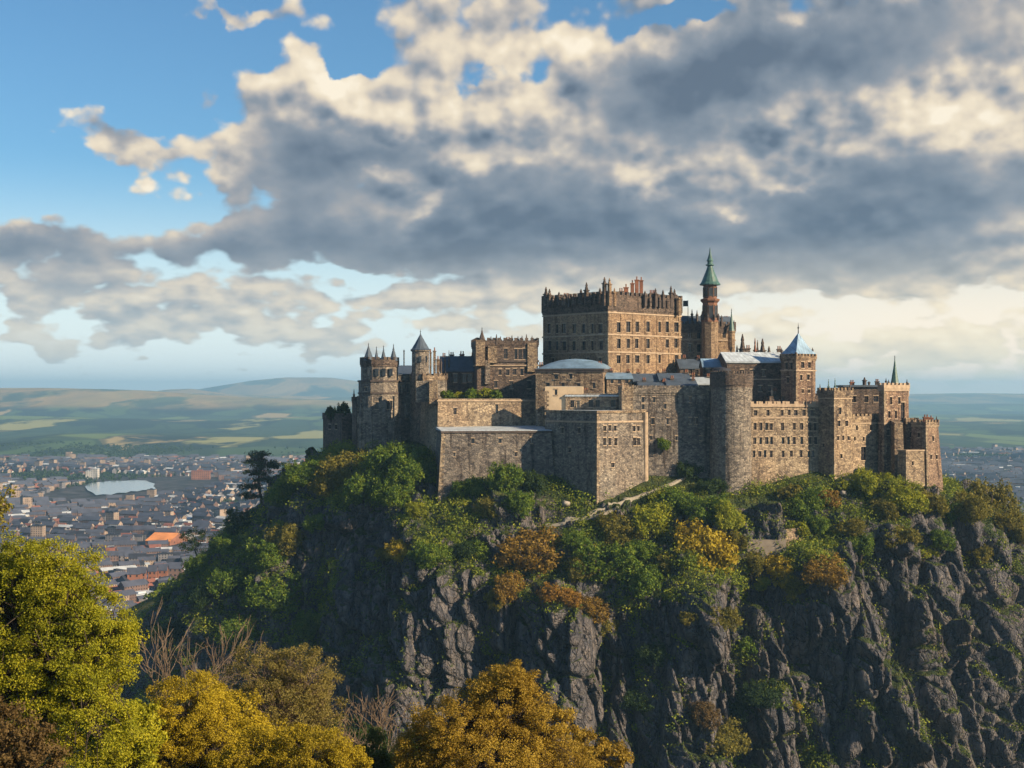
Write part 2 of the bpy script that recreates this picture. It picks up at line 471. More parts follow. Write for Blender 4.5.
def glass_mat():
    m, t, b, pos, out = mat('window_glass')
    t.put(b.inputs['Base Color'], t.ramp(t.noise(pos, 0.5, 1.0), [(0.3, (0.008, 0.009, 0.012)), (0.7, (0.03, 0.034, 0.042))]))
    b.inputs['Roughness'].default_value = 0.12; b.inputs['Specular IOR Level'].default_value = 0.5
    return m


M['glass'] = glass_mat()


def leaf_mat(name, cols, trans=0.3):
    """cols: three natural hues from deep to pale; every leaf takes its own"""
    m, t, b, pos, out = mat(name)
    rnd = t.new('ShaderNodeNewGeometry').outputs['Random Per Island']
    n = t.noise(pos, 0.35, 3.0, 0.55)
    f = t.add(t.mul(rnd, 0.42), t.mul(n, 0.95))
    c = t.ramp(t.sub(f, 0.17), [(0.12, cols[0]), (0.5, cols[1]), (0.88, cols[2])])
    t.put(b.inputs['Base Color'], c)
    b.inputs['Roughness'].default_value = 0.65; b.inputs['Specular IOR Level'].default_value = 0.2
    tr = t.new('ShaderNodeBsdfTranslucent'); t.put(tr.inputs[0], t.mix(1.0, c, (1.25, 1.2, 0.7), 'MULTIPLY'))
    ms = t.new('ShaderNodeMixShader'); ms.inputs[0].default_value = trans
    t.l.new(b.outputs[0], ms.inputs[1]); t.l.new(tr.outputs[0], ms.inputs[2]); t.l.new(ms.outputs[0], out.inputs[0])
    return m


L = {
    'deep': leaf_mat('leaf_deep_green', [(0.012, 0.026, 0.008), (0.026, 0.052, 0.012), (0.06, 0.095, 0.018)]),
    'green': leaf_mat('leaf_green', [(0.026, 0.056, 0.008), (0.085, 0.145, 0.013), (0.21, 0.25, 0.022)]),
    'lime': leaf_mat('leaf_yellow_green', [(0.07, 0.105, 0.008), (0.20, 0.225, 0.014), (0.36, 0.34, 0.02)]),
    'linden': leaf_mat('leaf_linden', [(0.08, 0.105, 0.007), (0.25, 0.25, 0.012), (0.43, 0.38, 0.02)]),
    'olive': leaf_mat('leaf_olive', [(0.055, 0.062, 0.012), (0.15, 0.138, 0.02), (0.27, 0.22, 0.035)]),
    'yellow': leaf_mat('leaf_yellow', [(0.11, 0.09, 0.008), (0.31, 0.235, 0.014), (0.48, 0.37, 0.022)]),
    'gold': leaf_mat('leaf_gold', [(0.075, 0.048, 0.010), (0.20, 0.125, 0.018), (0.33, 0.215, 0.032)]),
    'straw': leaf_mat('leaf_straw', [(0.075, 0.068, 0.018), (0.19, 0.155, 0.04), (0.31, 0.25, 0.07)]),
    'amber': leaf_mat('leaf_amber', [(0.12, 0.082, 0.014), (0.30, 0.20, 0.026), (0.46, 0.33, 0.045)]),
    'orange': leaf_mat('leaf_orange', [(0.10, 0.055, 0.010), (0.24, 0.13, 0.018), (0.38, 0.22, 0.03)]),
    'russet': leaf_mat('leaf_russet', [(0.055, 0.036, 0.014), (0.125, 0.082, 0.03), (0.20, 0.135, 0.05)]),
    'pale': leaf_mat('leaf_pale_green', [(0.05, 0.065, 0.018), (0.12, 0.14, 0.035), (0.22, 0.22, 0.06)]),
    'pine': leaf_mat('needle_dark', [(0.010, 0.022, 0.010), (0.022, 0.042, 0.016), (0.05, 0.075, 0.022)], 0.15),
}
M['bark'] = plain_mat('bark', (0.06, 0.045, 0.034), 0.4, 2.0, stretch=(1, 1, 0.3))
M['barkpale'] = plain_mat('pale_bark', (0.16, 0.115, 0.08), 0.35, 2.0, stretch=(1, 1, 0.3))


def rock_mat():
    m, t, b, pos, out = mat('crag_rock')
    n1 = t.noise(pos, 0.07, 6.0, 0.6); n2 = t.noise(t.v('MULTIPLY', pos, (0.55, 0.55, 0.16)), 1.0, 6.0, 0.62)
    n3 = t.noise(pos, 1.6, 4.0, 0.6)
    c = t.ramp(n2, [(0.28, (0.024, 0.025, 0.032)), (0.45, (0.076, 0.076, 0.090)), (0.60, (0.15, 0.135, 0.135)), (0.78, (0.25, 0.205, 0.18))])
    c = t.mix(t.mul(t.step(n1, 0.48, 0.72), 0.7), c, t.mix(0.5, c, (0.15, 0.105, 0.07)))
    c = t.mix(t.mul(t.step(n3, 0.5, 0.75), 0.45), c, t.mix(1.0, c, (0.4, 0.4, 0.42), 'MULTIPLY'))
    warp = t.v('ADD', t.v('MULTIPLY', pos, (0.42, 0.42, 0.2)), t.v('MULTIPLY', t.noise(pos, 0.25, 3.0, color=True), (1.6, 1.6, 1.6)))
    crack = t.vor(warp, 1.0, 'DISTANCE_TO_EDGE'); crack2 = t.vor(warp, 3.1, 'DISTANCE_TO_EDGE')
    c = t.mix(t.mul(t.m('SUBTRACT', 1.0, t.step(crack, 0.0, 0.05)), 0.75), c, (0.012, 0.012, 0.014))
    # turf on every ledge
    nz = t.sep(t.new('ShaderNodeNewGeometry').outputs['Normal'])[2]
    g = t.step(t.add(nz, t.mul(t.sub(t.noise(pos, 0.16, 5.0, 0.6), 0.5), 0.9)), 0.58, 0.74)
    gc = t.ramp(t.noise(pos, 0.5, 5.0, 0.65), [(0.3, (0.014, 0.026, 0.008)), (0.5, (0.04, 0.06, 0.013)), (0.7, (0.085, 0.09, 0.02))])
    t.put(b.inputs['Base Color'], t.mix(g, c, gc))
    b.inputs['Roughness'].default_value = 0.85
    h = t.add(t.add(t.mul(n2, 1.4), t.mul(n3, 0.5)), t.add(t.mul(t.step(crack, 0.0, 0.12), 0.8), t.mul(t.step(crack2, 0.0, 0.15), 0.3)))
    bump(t, b, h, 1.0, 0.8)
    return m


M['rock'] = rock_mat()
PLAIN = -140.0


def ground_mat():
    m, t, b, pos, out = mat('open_country')
    x, y, z = t.sep(pos)
    flat = t.v('MULTIPLY', pos, (1, 1, 0))
    wv = t.v('ADD', flat, t.v('MULTIPLY', t.v('SUBTRACT', t.noise(flat, 0.0016, 3.0, color=True), (0.5, 0.5, 0.5)), (260, 260, 0)))
    fcol = t.sep(t.vor(t.v('MULTIPLY', wv, (1 / 190, 1 / 620, 0)), 1.0, 'F1', 'Color', 0.9))[0]
    field = t.ramp(fcol, [(0.0, (0.03, 0.055, 0.022)), (0.2, (0.06, 0.10, 0.03)), (0.42, (0.12, 0.165, 0.045)), (0.60, (0.27, 0.26, 0.09)), (0.72, (0.035, 0.06, 0.025)), (0.84, (0.33, 0.25, 0.11)), (0.93, (0.05, 0.085, 0.03))], 'CONSTANT')
    wood_shadow = t.noise(t.v('MULTIPLY', wv, (1 / 420, 1 / 1300, 0)), 1.0, 6.0, 0.6)
    far = t.mix(t.step(wood_shadow, 0.44, 0.49), (0.010, 0.02, 0.013), field)  # dark woods, also painting in the clouds' shadows on the hills
    hedge = t.vor(t.v('MULTIPLY', wv, (1 / 190, 1 / 620, 0)), 1.0, 'DISTANCE_TO_EDGE', 'Distance', 0.9)
    far = t.mix(t.mul(t.m('SUBTRACT', 1.0, t.step(hedge, 0.03, 0.08)), 0.7), far, (0.015, 0.028, 0.012))
    # golden moor grass on the high hills
    moor = t.ramp(t.noise(t.v('MULTIPLY', wv, (1 / 800, 1 / 2400, 0)), 1.0, 6.0, 0.6), [(0.36, (0.02, 0.035, 0.024)), (0.44, (0.07, 0.085, 0.04)), (0.49, (0.40, 0.26, 0.09)), (0.58, (0.24, 0.18, 0.07)), (0.62, (0.05, 0.065, 0.035))])
    far = t.mix(t.mul(t.step(t.add(z, t.mul(t.noise(flat, 0.0012, 4.0), 50)), -56, -22), 0.75), far, moor)
    town = t.ramp(t.noise(flat, 0.035, 5.0, 0.7), [(0.35, (0.014, 0.020, 0.014)), (0.5, (0.042, 0.042, 0.05)), (0.65, (0.10, 0.095, 0.10))])
    c = t.mix(t.step(t.add(y, t.mul(t.noise(flat, 0.003, 3.0), 700)), 2950, 3250), town, far)
    near = t.ramp(t.noise(pos, 0.09, 6.0, 0.65), [(0.3, (0.020, 0.032, 0.010)), (0.5, (0.055, 0.065, 0.016)), (0.72, (0.14, 0.11, 0.032))])
    c = t.mix(t.step(t.add(z, t.mul(t.noise(pos, 0.03, 3.0), 6.0)), PLAIN + 6, PLAIN + 12), c, t.mix(t.step(y, 1200, 1500), near, c))
    t.put(b.inputs['Base Color'], c)
    b.inputs['Roughness'].default_value = 0.95; b.inputs['Specular IOR Level'].default_value = 0.1
    bump(t, b, t.noise(pos, 0.3, 5.0, 0.7), 0.5, 0.8)
    return m


M['ground'] = ground_mat()


def water_mat():
    m, t, b, pos, out = mat('lake_water')
    b.inputs['Base Color'].default_value = (0.30, 0.37, 0.42, 1)
    b.inputs['Roughness'].default_value = 0.12; b.inputs['Specular IOR Level'].default_value = 0.6
    bump(t, b, t.noise(t.v('MULTIPLY', pos, (0.05, 0.02, 0)), 1.0, 3.0), 0.08, 0.5)
    return m


M['water'] = water_mat()
for nm, c in {'wall_buff': (0.25, 0.19, 0.15), 'wall_grey': (0.14, 0.135, 0.15), 'wall_brown': (0.13, 0.085, 0.075), 'wall_white': (0.42, 0.40, 0.38), 'wall_brick': (0.22, 0.095, 0.06),
              'roof_slate': (0.055, 0.062, 0.092), 'roof_tile': (0.19, 0.075, 0.055), 'roof_pale': (0.42, 0.45, 0.48), 'roof_felt': (0.022, 0.025, 0.038), 'roof_orange': (0.62, 0.24, 0.075)}.items():
    M[nm] = plain_mat('town_' + nm, c, 0.35, 0.12, 0.8)


# ------------------------------------------------------------------ terrain
def ridge_z(x, y):
    """height over the plain of the hills far behind the city; x, y arrays, y > 0"""
    d = np.sqrt(x * x + y * y); px = CX + F * x / np.maximum(y, 1.0)
    px = np.clip(px, -2500, 3500)
    p3 = np.stack([x / 900, y / 1400, 0 * x], 1)
    n = fbm(p3, 5, 3)
    def top(xs, ys): return np.interp(px, xs, ys)
    z = np.zeros_like(d)
    def ridge(dist, wid, ytop, amp=0.0):
        h = (HY - ytop) * dist / F - PLAIN
        return np.maximum(h, 0) * (1 + amp * n) * np.exp(-((d - dist) / wid) ** 2)
    z = np.maximum(z, ridge(4300, 700, top([-900, 0, 60, 180, 330, 700, 950, 1900], [436, 436, 432, 437, 440, 441, 442, 440]), 0.25))
    z = np.maximum(z, ridge(6200, 1000, top([-900, 0, 90, 220, 350, 900, 1024, 1900], [412, 414, 417, 420, 416, 421, 420, 420]), 0.12))
    z = np.maximum(z, ridge(8600, 1400, top([-900, -100, 40, 150, 250, 360, 500, 880, 960, 1100, 1900], [394, 390, 389, 391, 397, 402, 406, 413, 413.5, 412, 409]), 0.03))
    z = np.maximum(z, ridge(11600, 1200, top([-900, 0, 130, 165, 190, 230, 350, 900, 1024, 1900], [396, 396, 395, 389.5, 388.5, 394, 397, 404, 403.5, 401]), 0.01))
    z = np.maximum(z, ridge(14600, 1900, top([-900, 120, 200, 250, 285, 330, 370, 450, 600, 900, 980, 1060, 1900], [397, 397, 389, 380.5, 377.5, 378, 383, 391, 393, 394, 393, 393.5, 391]), 0.0))
    return z + sstep(d, 3000, 4200) * n * 9


def knoll(x, y):
    n = fbm(np.stack([x / 28, y / 28, 0 * x + 4], 1), 3, 15) if np.ndim(x) else 0
    return np.exp(-(((x + 140) / 62) ** 2 + ((y - 640) / 110) ** 2)) * (58 + 14 * n)


def ground_z(x, y):
    x = np.atleast_1d(np.asarray(x, float)); y = np.atleast_1d(np.asarray(y, float))
    d = np.sqrt(x * x + y * y)
    p = np.stack([x / 60, y / 60, 0 * x], 1)
    near = -2.2 - 0.30 * d + fbm(p, 4, 9) * np.minimum(d * 0.05, 6)
    base = PLAIN + fbm(np.stack([x / 500, y / 500, 0 * x], 1), 3, 5) * 1.2
    z = np.maximum(near, base)
    k = 8.0                                                      # soft foot of the near hill
    m = np.abs(near - base) < k
    z = np.where(m, z + (k - np.abs(near - base)) ** 2 / (4 * k), z)
    z = z + knoll(x, y)
    front = y > 1500
    z = z + np.where(front, ridge_z(x, np.where(front, y, 1500.0)), 0)
    lake = np.exp(-(((x + 560) / 105) ** 4 + ((y - 2125) / 300) ** 4))
    return z - lake * 1.2


def build_ground():
    ang = np.concatenate([np.linspace(-34, 34, 420), np.linspace(37, 323, 96)])
    ang = np.radians(ang)
    rad = np.concatenate([[0.0], np.geomspace(2.0, 22000, 480)])
    A, Rr = np.meshgrid(ang, rad)
    X = (Rr * np.sin(A)).ravel(); Y = (Rr * np.cos(A)).ravel()
    Z = ground_z(X, Y)
    na, nr = len(ang), len(rad)
    i, j = np.meshgrid(np.arange(nr - 1), np.arange(na), indexing='ij')
    j2 = (j + 1) % na
    Q = np.stack([(i * na + j), ((i + 1) * na + j), ((i + 1) * na + j2), (i * na + j2)], -1).reshape(-1, 4)[:, ::-1]
    o = link('ground', np_mesh('ground', np.stack([X, Y, Z], 1), Q, M['ground'], True))
    tag(o, 'open country from the near grassy hillside out to the far hills', kind='structure')


build_ground()
lk = G()
pts = []
for (px, py) in ((85, 487), (90, 483.6), (97, 482.6), (104, 482.0), (113, 480.9), (124, 481.2), (134, 480.4), (146, 480.9), (150, 482.6), (155, 484), (153.5, 486.5), (156, 489), (150, 490.2), (143, 490.4), (137, 491.8), (131, 491.4), (126, 493.2), (118, 493.0), (111, 495.2), (103, 494.6), (96, 495.6), (92, 492.5), (88, 491)):
    Yd = F * (-PLAIN) / (py - HY)
    pts.append(((px - CX) * Yd / F, Yd, PLAIN + 0.6))
lk.poly(pts[::-1])
tag(lk.build('lake', M['water']), 'pale lake in the middle of the city', kind='structure')

# the air: distant things fade to blue
hz, t_hz, b_hz, _, o_hz = mat('haze_air')
t_hz.n.remove(b_hz)
pv = t_hz.new('ShaderNodeVolumePrincipled')
pv.inputs['Color'].default_value = (0.36, 0.68, 1.0, 1); pv.inputs['Density'].default_value = 0.000098; pv.inputs['Anisotropy'].default_value = 0.1
t_hz.l.new(pv.outputs[0], o_hz.inputs['Volume'])
hb = G(); hb.abox(-22500, 22500, -22500, 22500, PLAIN - 12, 215)
tag(hb.build('haze', hz), 'thin blue evening haze over the city and hills', kind='stuff')

# ------------------------------------------------------------------ the crag
CC = (30.0, 440.0)
CRAG = [  # azimuth seen from the crag's centre (deg, -90 toward the camera, 180 left): (radius, height) of plateau edge, cliff top, mid cliff, foot
    (-180, (84, -15), (112, -34), (147, -72), (164, -142)), (-165, (78, -16), (98, -29), (134, -72), (154, -142)),
    (-150, (72, -17), (84, -30), (112, -74), (134, -142)), (-138, (68, -26), (84, -33), (102, -80), (120, -142)),
    (-120, (66, -26), (86, -45), (98, -85), (114, -142)), (-105, (62, -28), (88, -54), (98, -90), (112, -142)),
    (-90, (63, -31), (88, -54), (97, -90), (112, -142)), (-75, (64, -31), (86, -48), (96, -90), (112, -142)),
    (-62, (67, -31), (86, -45), (100, -90), (116, -142)), (-50, (74, -29), (92, -43), (108, -90), (122, -142)),
    (-38, (86, -25), (100, -35), (122, -90), (138, -142)), (-27, (99, -27), (109, -33), (136, -90), (152, -142)),
    (-12, (106, -29), (124, -40), (156, -90), (170, -142)), (0, (104, -26), (130, -42), (160, -90), (174, -142)),
    (30, (80, -20), (110, -50), (135, -90), (150, -142)), (90, (62, -18), (95, -60), (120, -100), (140, -142)), (140, (75, -18), (105, -50), (130, -90), (150, -142))]
GULLIES = [  # px at the cliff, width (m), depth (m)
    (300, 3.0, 5), (345, 2.0, 4), (395, 1.6, 3), (478, 2.6, 8), (560, 1.5, 3.5), (632, 2.8, 9), (748, 3.0, 9), (812, 1.4, 3), (872, 2.0, 6), (905, 2.2, 7), (968, 2.6, 7), (1010, 1.6, 4)]


BUTTRESS = [  # column at row 650, columns moved per row going down, half width (columns), bulge (m)
    (250, -.25, 50, 7), (330, -.15, 44, 8), (415, -.30, 72, 15), (548, .02, 66, 11), (612, .10, 30, 6), (690, .05, 58, 13), (775, .10, 40, 6), (842, .42, 66, 17), (925, .28, 34, 10), (960, .22, 26, 7), (1010, .15, 44, 14), (1090, .1, 60, 12)]


def build_crag():
    th = np.radians(np.concatenate([np.linspace(-200, 22, 1250), np.linspace(25, 157, 60)]))
    tab = np.array([[(a, 0)] + list(r) for a, *r in CRAG], float)
    A = tab[:, 0, 0]; o = np.argsort(A); A = A[o]; tab = tab[o]
    Ae = np.concatenate([A - 360, A, A + 360])
    deg = np.degrees(th)
    def curve(k, c):
        f = np.concatenate([tab[:, k, c]] * 3)
        w = np.zeros(len(deg)); s = 0
        for d in np.linspace(-9, 9, 13):
            g = math.exp(-(d / 5) ** 2); w = w + g * np.interp(deg + d, Ae, f); s += g
        return w / s
    rows_R, rows_z, rows_t = [], [], []
    R1, z1 = curve(1, 0), curve(1, 1)
    for t in np.linspace(0.02, 1, 26)[:-1]:
        rows_R.append(R1 * t); rows_z.append(-10 + (z1 + 10) * t ** 2); rows_t.append(np.full(len(th), t - 1))
    for seg, n in ((1, 70), (2, 150), (3, 60)):
        Ra, za, Rb, zb = curve(seg, 0), curve(seg, 1), curve(seg + 1, 0), curve(seg + 1, 1)
        for t in np.linspace(0, 1, n, endpoint=False):
            rows_R.append(Ra + (Rb - Ra) * t); rows_z.append(za + (zb - za) * t); rows_t.append(np.full(len(th), seg - 1 + t))
    rows_R.append(curve(4, 0)); rows_z.append(curve(4, 1)); rows_t.append(np.full(len(th), 3.0))
    RR, ZZ, TT = np.array(rows_R), np.array(rows_z), np.array(rows_t)
    # soften the breaks of slope
    ker = np.exp(-(np.arange(-14, 15) / 7.0) ** 2); ker /= ker.sum()
    pad = lambda a: np.vstack([np.repeat(a[:1], 14, 0), a, np.repeat(a[-1:], 14, 0)])
    for arr in (RR, ZZ):
        pa = pad(arr); arr[:] = sum(ker[k] * pa[k:k + arr.shape[0]] for k in range(29))
    nr, na = RR.shape
    X = CC[0] + RR * np.cos(th); Y = CC[1] + RR * np.sin(th)
    V = np.stack([X, Y, ZZ], -1)
    du = np.roll(V, -1, 1) - np.roll(V, 1, 1); dv = np.gradient(V, axis=0)
    N = np.cross(dv, du); N /= np.linalg.norm(N, axis=-1, keepdims=True) + 1e-9
    if N[60, 600, 2] < 0: N = -N
    Pf = V.reshape(-1, 3); Tf = TT.ravel()
    slope = sstep(Tf, -0.12, 0.25); cliff = sstep(Tf, 0.7, 1.15)
    wob = np.stack([fbm(Pf / 16, 3, 31), fbm(Pf / 16, 3, 41), fbm(Pf / 16, 3, 51)], 1)
    Pw = Pf + wob * 3.2
    st = np.array([1, 1, 0.36])
    big = (ridged(Pw / 26 * st + 3, 3, 60) - .25) * 7.5 + fbm(Pw / 48, 3, 64) * 6
    lean = np.array([[1, 0, 0.35], [0, 1, 0.1], [0, 0, 1]])
    q = Pw @ lean.T
    fa, ea = facets(q / np.array([13, 13, 34]), 70)
    fb, eb = facets(q / np.array([4.6, 4.6, 15]), 80)
    fc, ec = facets(q / np.array([1.7, 1.7, 4.2]), 90)
    fcol, ecol = facets((Pf + wob * 1.2) / np.array([7.5, 7.5, 70]), 66)
    rocky = big * .25 + fcol * 3.4 - 2.2 * np.exp(-(ecol / .08) ** 2) + fa * 3.6 + fb * 1.15 + fc * 0.42 - 1.8 * np.exp(-(ea / .06) ** 2) - 0.8 * np.exp(-(eb / .07) ** 2) + fbm(Pw / 2.2, 3, 95) * 0.25
    # gullies
    xs = CX + F * Pf[:, 0] / Pf[:, 1]
    gl = 0
    wx = fbm(np.stack([Pf[:, 2] / 14, 0 * Pf[:, 2] + 1, 0 * Pf[:, 2]], 1), 3, 99)
    for gi, (px, wd, dp) in enumerate(GULLIES):
        dx = (xs - px) / F * 350 + wx * (3.0 + (gi % 3)) + (Pf[:, 2] + 70) * (-0.10 if px > 700 else 0.16) * (0.6 + 0.3 * (gi % 2))
        gl = gl + .45 * dp * np.exp(-(dx / (wd * .6)) ** 2)
    gl = np.where(Pf[:, 1] < CC[1], gl, 0)
    soft = fbm(Pw / 9, 4, 110) * 2.4 + fb * 0.5 + fc * 0.3
    rowy = HY - F * Pf[:, 2] / Pf[:, 1]
    bt = np.zeros(len(Pf))
    wv = fbm(Pf / np.array([13, 13, 34]), 3, 120) * 9 + fbm(Pf / np.array([4, 4, 12]), 2, 121) * 3
    for (pc, ln, hw, h_) in BUTTRESS:
        dd = (xs + wv - pc - ln * (rowy - 650)) / hw
        dd = np.where(dd > .25, (dd - .25) / .75, (dd - .25) / 1.25)           # crest nearer the sunny side
        bt = np.maximum(bt, h_ * np.clip(1 - np.abs(dd) ** 1.35, 0, 1))
    bt = np.where(Pf[:, 1] < CC[1] + 5, bt, 4) - 6.5
    cleft = sstep(-bt, 1.5, 5.5) * (Pf[:, 1] < CC[1])
    bt = bt * sstep(Pf[:, 0], -95, -60) + 1.0 * (1 - sstep(Pf[:, 0], -95, -60))
    rocky = rocky + bt
    crop = sstep(-fbm(Pf / 13, 3, 200), .08, .3)
    soft = soft + crop * (2.0 + fb * 2.0 + fc * 1.0 + np.clip(bt, -3, 6) * .4)
    disp = slope * ((1 - cliff) * soft + cliff * (rocky - gl))
    D = N.reshape(-1, 3).copy()
    D[:, 2] = np.where(cliff > 0.5, np.clip(D[:, 2], -0.1, 0.25), D[:, 2])
    Vd = Pf + D * disp[:, None]
    i, j = np.meshgrid(np.arange(nr - 1), np.arange(na), indexing='ij'); j2 = (j + 1) % na
    Q = np.stack([i * na + j, i * na + j2, (i + 1) * na + j2, (i + 1) * na + j], -1).reshape(-1, 4)
    e1 = Vd[Q[0, 1]] - Vd[Q[0, 0]]; e2 = Vd[Q[0, 3]] - Vd[Q[0, 0]]
    if np.cross(e1, e2)[2] < 0: Q = Q[:, ::-1]
    me = np_mesh('crag', Vd, Q, M['rock'], False)
    o = link('crag', me)
    tag(o, 'steep dark rock crag with grassy ledges under the castle', kind='structure')
    return Vd, Q, Tf, cleft


CV, CQ, CT, CLEFT = build_crag()
CBVH = BVHTree.FromPolygons(CV.tolist(), CQ.tolist())


def on_crag(px, py):
    """where the photograph's line of sight meets the rock"""
    d = Vector(((px - CX) / F, 1.0, (HY - py) / F)).normalized()
    hit, nrm, idx, dist = CBVH.ray_cast(Vector((0, 0, 0)), d)
    return hit, nrm


def crag_top(x, y):
    hit, nrm, idx, dist = CBVH.ray_cast(Vector((x, y, 60)), Vector((0, 0, -1)))
    return hit.z if hit else None


# ------------------------------------------------------------------ foliage
def leaf_quads(C, S, rng, up=None, aspect=0.62):
    """one four-sided leaf spray at every centre C (n,3) of half-size S (n,)"""
    n = len(C)
    d = rng.normal(size=(n, 3))
    if up is not None: d = d + up
    d /= np.linalg.norm(d, axis=1, keepdims=True)
    a = np.cross(d, rng.normal(size=(n, 3))); a /= np.linalg.norm(a, axis=1, keepdims=True) + 1e-9
    b = np.cross(d, a)
    a = a * S[:, None]; b = b * (S * aspect)[:, None]
    V = np.stack([C - a, C - b * 0.9 + a * .1, C + a, C + b], 1).reshape(-1, 3)
    return V, np.arange(4 * n).reshape(-1, 4)


def crown_points(lobes, n_clump, per, rc, rng, shell=0.55, flat=0.8):
    """clump centres spread through the outer part of the crown's lobes, leaves gathered round each clump"""
    lob = np.array(lobes, float)                      # x y z rx ry rz
    wt = (lob[:, 3] * lob[:, 4] * lob[:, 5]) ** 0.66; wt /= wt.sum()
    k = rng.choice(len(lob), n_clump, p=wt)
    d = rng.normal(size=(n_clump, 3)); d /= np.linalg.norm(d, axis=1, keepdims=True)
    r = shell + (1 - shell) * rng.random(n_clump) ** 0.6
    r *= rng.normal(1.0, 0.07, n_clump)
    cc = lob[k, :3] + d * lob[k, 3:6] * r[:, None]
    rs = rc * rng.uniform(0.6, 1.35, n_clump)
    m = (per * rng.uniform(0.5, 1.4, n_clump)).astype(int)
    idx = np.repeat(np.arange(n_clump), m)
    o = rng.normal(size=(len(idx), 3)); o /= np.linalg.norm(o, axis=1, keepdims=True)
    o *= (rng.random(len(idx)) ** 0.45)[:, None] * rs[idx][:, None]; o[:, 2] *= flat
    return cc, cc[idx] + o, (d[idx] + np.array([0, 0, .35]))


def limb_path(p0, p1, rng, n=5, sag=0.12):
    p0, p1 = np.array(p0, float), np.array(p1, float); L_ = np.linalg.norm(p1 - p0)
    pts = []
    for t in np.linspace(0, 1, n):
        p = p0 + (p1 - p0) * t
        p = p + rng.normal(size=3) * L_ * 0.045 * (0 < t < 1); p[2] += math.sin(t * math.pi) * L_ * sag
        pts.append(p)
    return pts


def make_tree(name, label, cat, base, lobes, leaf, trunk_h, trunk_r, n_clump, per, rc, ls, seed, group=None, bark='bark', shell=0.5, twigs=0.5, flat=0.8, up=0.6):
    """tapered trunk > limbs > twigs to every clump of leaves; lobes relative to the base"""
    rng = np.random.default_rng(seed)
    root = thing(name, label, cat, base, group)
    cc, pts, dirs = crown_points(lobes, n_clump, per, rc, rng, shell, flat)
    S = ls * rng.uniform(0.55, 1.25, len(pts))
    V, Q = leaf_quads(pts, S, rng, dirs * up)
    link('crown', np_mesh('crown', V, Q, L[leaf]), root)
    g = G()
    lob = np.array(lobes, float)
    top = np.array([lob[:, 0].mean() * .5, lob[:, 1].mean() * .5, trunk_h])
    tp = limb_path((0, 0, -1.0), top, rng, 6, 0.0)
    g.tube(tp, [trunk_r * (1.25 - 0.75 * i / 5) for i in range(6)], 8)
    for lb in lob:
        st = tp[3 + rng.integers(0, 3)]
        path = limb_path(st, lb[:3] + np.array([0, 0, -.1 * lb[5]]), rng, 6)
        g.tube(path, [trunk_r * (0.5 - 0.075 * i) for i in range(6)], 6)
        mine = [c for c in cc if np.all(np.abs(c - lb[:3]) < lb[3:6] * 1.1)]
        rng.shuffle(mine)
        for c in mine[:int(len(mine) * twigs)]:
            s = path[2 + rng.integers(0, 4)]
            g.tube(limb_path(s, c, rng, 4), [trunk_r * 0.16, trunk_r * .12, trunk_r * .08, trunk_r * 0.04], 4)
    o = g.build('trunk', M[bark]); o.parent = root
    return root


def bare_tree(name, label, cat, base, h, r, seed, spread=0.55, levels=5, group=None, lean=(0, 0), bark='barkpale', first=0.28):
    rng = np.random.default_rng(seed); g = G()
    root = thing(name, label, cat, base, group)
    def grow(p, d, Ln, rad, lev):
        n = 4; pts = [p]; dd = d.copy()
        for i in range(n):
            dd = dd + rng.normal(size=3) * 0.13 + np.array([0, 0, 0.05]); dd /= np.linalg.norm(dd)
            pts.append(pts[-1] + dd * Ln / n)
        g.tube(pts, [rad * (1 - 0.42 * i / n) for i in range(n + 1)], 6 if lev < 2 else 4)
        if lev >= levels: return
        k = 2 + (rng.random() < 0.75) + (lev < 2)
        for i in range(k):
            q = pts[int(rng.integers(2, n + 1))] if i else pts[-1]
            sd = rng.normal(size=3); sd -= dd * sd.dot(dd); sd /= np.linalg.norm(sd)
            nd = dd + sd * spread * rng.uniform(0.6, 1.3); nd /= np.linalg.norm(nd)
            grow(q, nd, Ln * rng.uniform(0.62, 0.85), max(rad * 0.58, 0.02), lev + 1)
    grow(np.array([0, 0, -0.5]), np.array([lean[0], lean[1], 1.0]) / np.linalg.norm([lean[0], lean[1], 1.0]), h * first, r, 0)
    o = g.build('trunk', M[bark]); o.parent = root
    return root

# ------------------------------------------------------------------ the castle
def zp(py, Y): return (HY - py) * Y / F
def wp(px, py, Y): return ((px - CX) * Y / F, Y, (HY - py) * Y / F)


def quad(pa, pb, pc, Y, phi, yb=None):
    """plan of a block whose near corner stands at column pb and depth Y; its right face looks phi degrees right of the camera and ends at
    column pc, its left face ends at column pa.  Corners anticlockwise: near, right, far, left"""
    f = R(phi); P = Vector(((pb - CX) * Y / F, Y))
    dr, dl = Vector((math.cos(f), math.sin(f))), Vector((-math.sin(f), math.cos(f)))
    def run(d, px):
        k = (px - CX) / F
        return (k * P.y - P.x) / (d.x - k * d.y)
    a, c = run(dl, pa), run(dr, pc)
    return [P, P + dr * c, P + dr * c + dl * a, P + dl * a]


def slab(pl, pr, Yl, Yr, depth):
    """plan of a wall or range seen along its front, from column pl at depth Yl to column pr at depth Yr"""
    A, B = Vector(((pl - CX) * Yl / F, Yl)), Vector(((pr - CX) * Yr / F, Yr))
    d = (B - A).normalized(); n = Vector((-d.y, d.x)) * depth
    return [A, B, B + n, A + n]


def disc(pc, Y, rpx, n=28):
    r = rpx * Y / F; c = Vector(((pc - CX) * Y / F, Y))
    return [c + Vector((math.cos(2 * math.pi * k / n), math.sin(2 * math.pi * k / n))) * r for k in range(n)]


